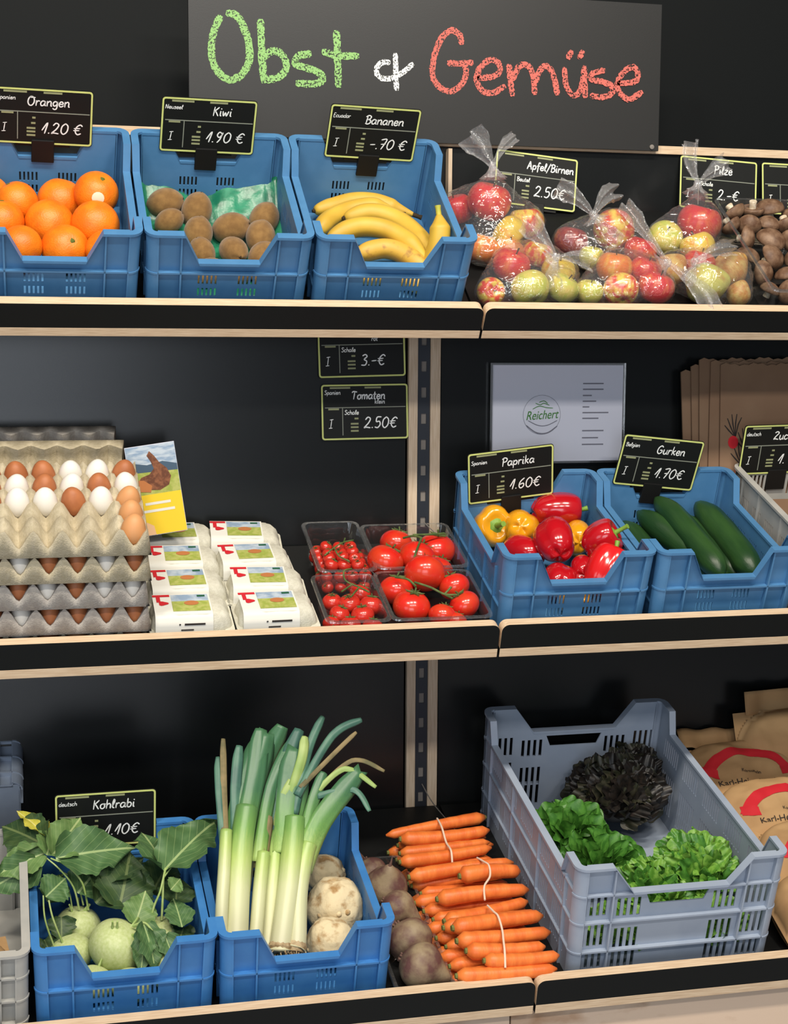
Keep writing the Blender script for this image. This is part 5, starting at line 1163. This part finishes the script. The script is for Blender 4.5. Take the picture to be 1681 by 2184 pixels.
rows = [((-162,470,6),(52,508,8),12,1,0),((-137,446,10),(48,456,10),15,0,0),((-148,402,6),(38,418,6),12,0,0),((-158,360,14),(32,386,14),13.5,0,0),
        ((-153,304,16),(58,322,18),14,0,1),((-62,276,28),(60,284,22),16.5,0,1),((-119,222,18),(60,228,18),15.5,0,1),((-121,160,12),(50,200,12),14.5,0,1),
        ((-128,138,14),(58,160,10),14,0,2),((-117,118,26),(60,140,20),16,0,2),((-118,84,22),(60,94,16),15.5,0,2),((-108,56,20),(38,56,14),15,0,2),((-83,26,18),(56,30,12),14,0,2),((-136,12,2),(46,8,0),14,0,2)]
nm = ['rear bunch, tied with a pale band', 'middle of the three carrot bunches', 'front bunch lying against the lip']
for a, b_, r, rev, bu in rows: carrot(a, b_, r*1.10, 'carrot on top of the ' + nm[bu], bool(rev))
for lay, (h, off) in enumerate(((-37, 0), (-12, 13))):
    for j in range(17 - lay):
        d = 18 + 28.5*j + off; bu = 0 if d > 340 else 1 if d > 175 else 2; x0 = -128 - 30*((j*37 % 11)/11) + lay*4
        carrot((x0, d, h), (x0 + 172 + 14*((j*5) % 4)/4, d + 6, h), 13.5, 'carrot underneath in the ' + nm[bu])
bl2 = ['pale elastic band round the rear carrot bunch', 'pale elastic band round the middle carrot bunch', 'pale elastic band round the front carrot bunch']
for lab, p in zip(bl2, ([(-50,500,18),(-52,478,24),(-54,446,28),(-56,404,22),(-58,362,30),(-60,340,16)], [(-14,330,30),(-10,305,38),(-6,280,44),(-12,250,40),(-30,224,36),(-38,190,30)], [(-38,172,30),(-36,140,38),(-34,120,42),(-36,86,38),(-42,56,36),(-48,26,32),(-52,4,16)])):
    b = MB(); b.tube(curve([Vector(q_)/1000 for q_ in p], 6), .0020, 7); b.build('elastic_band', band_m, M=FR['B'], label=lab, cat='band', group='elastic bands on the carrots')

# ------------------------------------------------------------------ lettuces
def head(lab, c, n, kind, mats, rx, ry, rz, ln, wd, seed, ctr=0):
    t = thing('lettuce', lab, 'lettuce', at('B', *c), 'lettuces in the grey crate'); q = random.Random(seed)
    b = MB(); b.blob(lambda th, ph: Vector((rx*.62*math.sin(th)*math.cos(ph), ry*.62*math.sin(th)*math.sin(ph), rz*.55*math.cos(th)))/1000, 16, 10); b.build('heart', mats[0], t, smooth=180)
    for i in range(n):
        f = (i+.5)/n; z = 1 - f*1.15; a = i*2.39996 + q.uniform(-.25,.25); s = math.sqrt(max(0, 1-z*z))
        d_ = Vector((s*math.cos(a), s*math.sin(a), z)); p = Vector((d_.x*rx, d_.y*ry, d_.z*rz))
        base = p*.50 + Vector(c); out = (Vector((d_.x, d_.y, d_.z*.6 + .35)) + Vector((q.uniform(-.5,.5), q.uniform(-.5,.5), q.uniform(-.2,.5)))).normalized()
        tip = base + out*ln*q.uniform(.75, 1.15)
        leaf(t, c, base, tip, wd*q.uniform(.75, 1.2), d_*.6 + Vector((q.uniform(-.4,.4), -.5+q.uniform(-.4,.4), .4)), kind, mats[i % len(mats)], 'leaf', i)
    return t
head('dark red-brown leaf lettuce head in the grey crate', (336,505,34), 160, 'frill', [sal_d, sal_d, sal_d2], 108, 98, 84, 54, 58, 4)
head('small dark lettuce tuft behind the large dark head', (395,575,48), 44, 'frill', [sal_d, sal_d2], 50, 44, 50, 44, 48, 8)
head('heap of round lambs lettuce leaves at the left of the grey crate', (186,372,26), 84, 'spoon', [sal_g], 84, 72, 50, 60, 38, 5)
head('lambs lettuce leaves near the front wall of the grey crate', (216,282,16), 74, 'spoon', [sal_g], 84, 62, 46, 58, 38, 15)
head('bright curly lettuce at the right of the grey crate', (384,196,46), 96, 'frill', [sal_c, sal_c, sal_g], 68, 84, 60, 48, 48, 6)
head('curly lettuce in the middle front of the grey crate', (284,172,24), 80, 'frill', [sal_c, sal_g], 76, 64, 50, 46, 46, 16)
head('curly lettuce behind the slotted front wall', (200,96,0), 56, 'frill', [sal_c], 96, 38, 34, 40, 46, 26)
head('curly lettuce in the front right corner of the grey crate', (370,92,0), 60, 'frill', [sal_c], 76, 40, 44, 40, 46, 36)

# ------------------------------------------------------------------ kraft potato bags
def potato_bag(lab, M, seed, a=.140, b_=.110, c_=.062, text=True, fold=False):
    t = thing('potato_bag', lab, 'paper bag', M, 'kraft potato bags with red print')
    def hgt(x, y):
        k = max(0, 1 - abs(x/a)**2.8 - abs(y/b_)**2.8)
        n = noise.noise(Vector((x*22+seed, y*22, 0)))*.010 + noise.noise(Vector((x*60, y*60+seed, 3)))*.0035
        return c_*k**(1/2.8) + n*min(1, k*3)
    def S(x, y, off=0): return Vector((x, y, hgt(x, y) + off))
    m = MB(); nu, nv = 44, 36
    def fn(u, v):
        x = (u*2-1); y = (v*2-1); x = math.copysign(1-(1-abs(x))**1.5, x)*a; y = math.copysign(1-(1-abs(y))**1.5, y)*b_; return S(x, y)
    m.grid(fn, nu, nv); m.grid(lambda u, v: Vector((fn(u, v).x, fn(u, v).y, -.6*hgt(fn(u, v).x, fn(u, v).y) + .0)), nu, nv); m.build('paper', kraft, t, smooth=180)
    m = MB()
    if fold: m.grid(lambda u, v: Vector(((u*2-1)*a*.82, b_*.93 + v*.052, .006 + .010*math.sin(u*9+seed)*(1-v) + v*.012 + .004*math.sin(u*21))), 20, 6)
    if fold: solid(m.build('folded_top', kraft, t, smooth=180), .0015)
    if text:
        m = MB()
        def rp(u, v):
            ang = math.radians(158 - u*136); R = .098 + (v-.5)*.026
            return S(R*1.05*math.cos(ang), -.035 + R*.92*math.sin(ang), .0014)
        m.grid(rp, 30, 4); m.build('red_arc_print', red_ink, t, smooth=180)
        m = MB(); m.grid(lambda u, v: S(-.105 + u*.034, -.002 + v*.022 - u*.012, .0014), 4, 4); m.build('red_tab_print', red_ink, t, smooth=180)
        m = MB(); m.grid(lambda u, v: S(.070 + u*.034, -.010 + v*.022 + u*.010, .0014), 4, 4); m.build('red_tab_print', red_ink, t, smooth=180)
        for tx, sz, yy in (('Karl-Heinz Reichert', .0195, -.034), ('Kartoffeln', .0115, -.006)):
            o = printed(tx, sz, ink, t, Matrix.Identity(4), 'name_print', 0)
            bm = bmesh.new(); bm.from_mesh(o.data); bmesh.ops.triangulate(bm, faces=bm.faces); bmesh.ops.subdivide_edges(bm, edges=bm.edges, cuts=2, use_grid_fill=True)
            for v in bm.verts: v.co = S(v.co.x, v.co.y + yy, .0022)
            bm.to_mesh(o.data); bm.free()
    return t
potato_bag('kraft potato bag with red arc print at the back of the bag row', at('B', 648, 556, 4, rot(22, 0, -3)), 1.0, fold=True)
potato_bag('middle kraft potato bag overlapping the one behind', at('B', 668, 396, 4, rot(20, 0, -2)), 4.0)
potato_bag('kraft potato bag with red print beside the grey crate front', at('B', 686, 238, 2, rot(20, 0, -2)), 7.0)
potato_bag('plain kraft bag low at the lip beside the grey crate', at('B', 655, 98, -16, rot(14, 0, 3)), 11.0, text=False)
potato_bag('upright kraft bag behind the potato bag row', at('B', 800, 628, 30, rot(60, 0, 5)), 15.0, text=False, fold=True)
potato_bag('crumpled kraft bag lying in the left grey crate', at('B', -985, 130, -30, rot(12, 0, 10)), 21.0, a=.11, b_=.11, c_=.05, text=False)
potato_bag('crumpled kraft bag lying in the beige crate', at('M', 775, 190, -10, rot(14, 0, 4)), 25.0, a=.12, b_=.13, c_=.05, text=False)
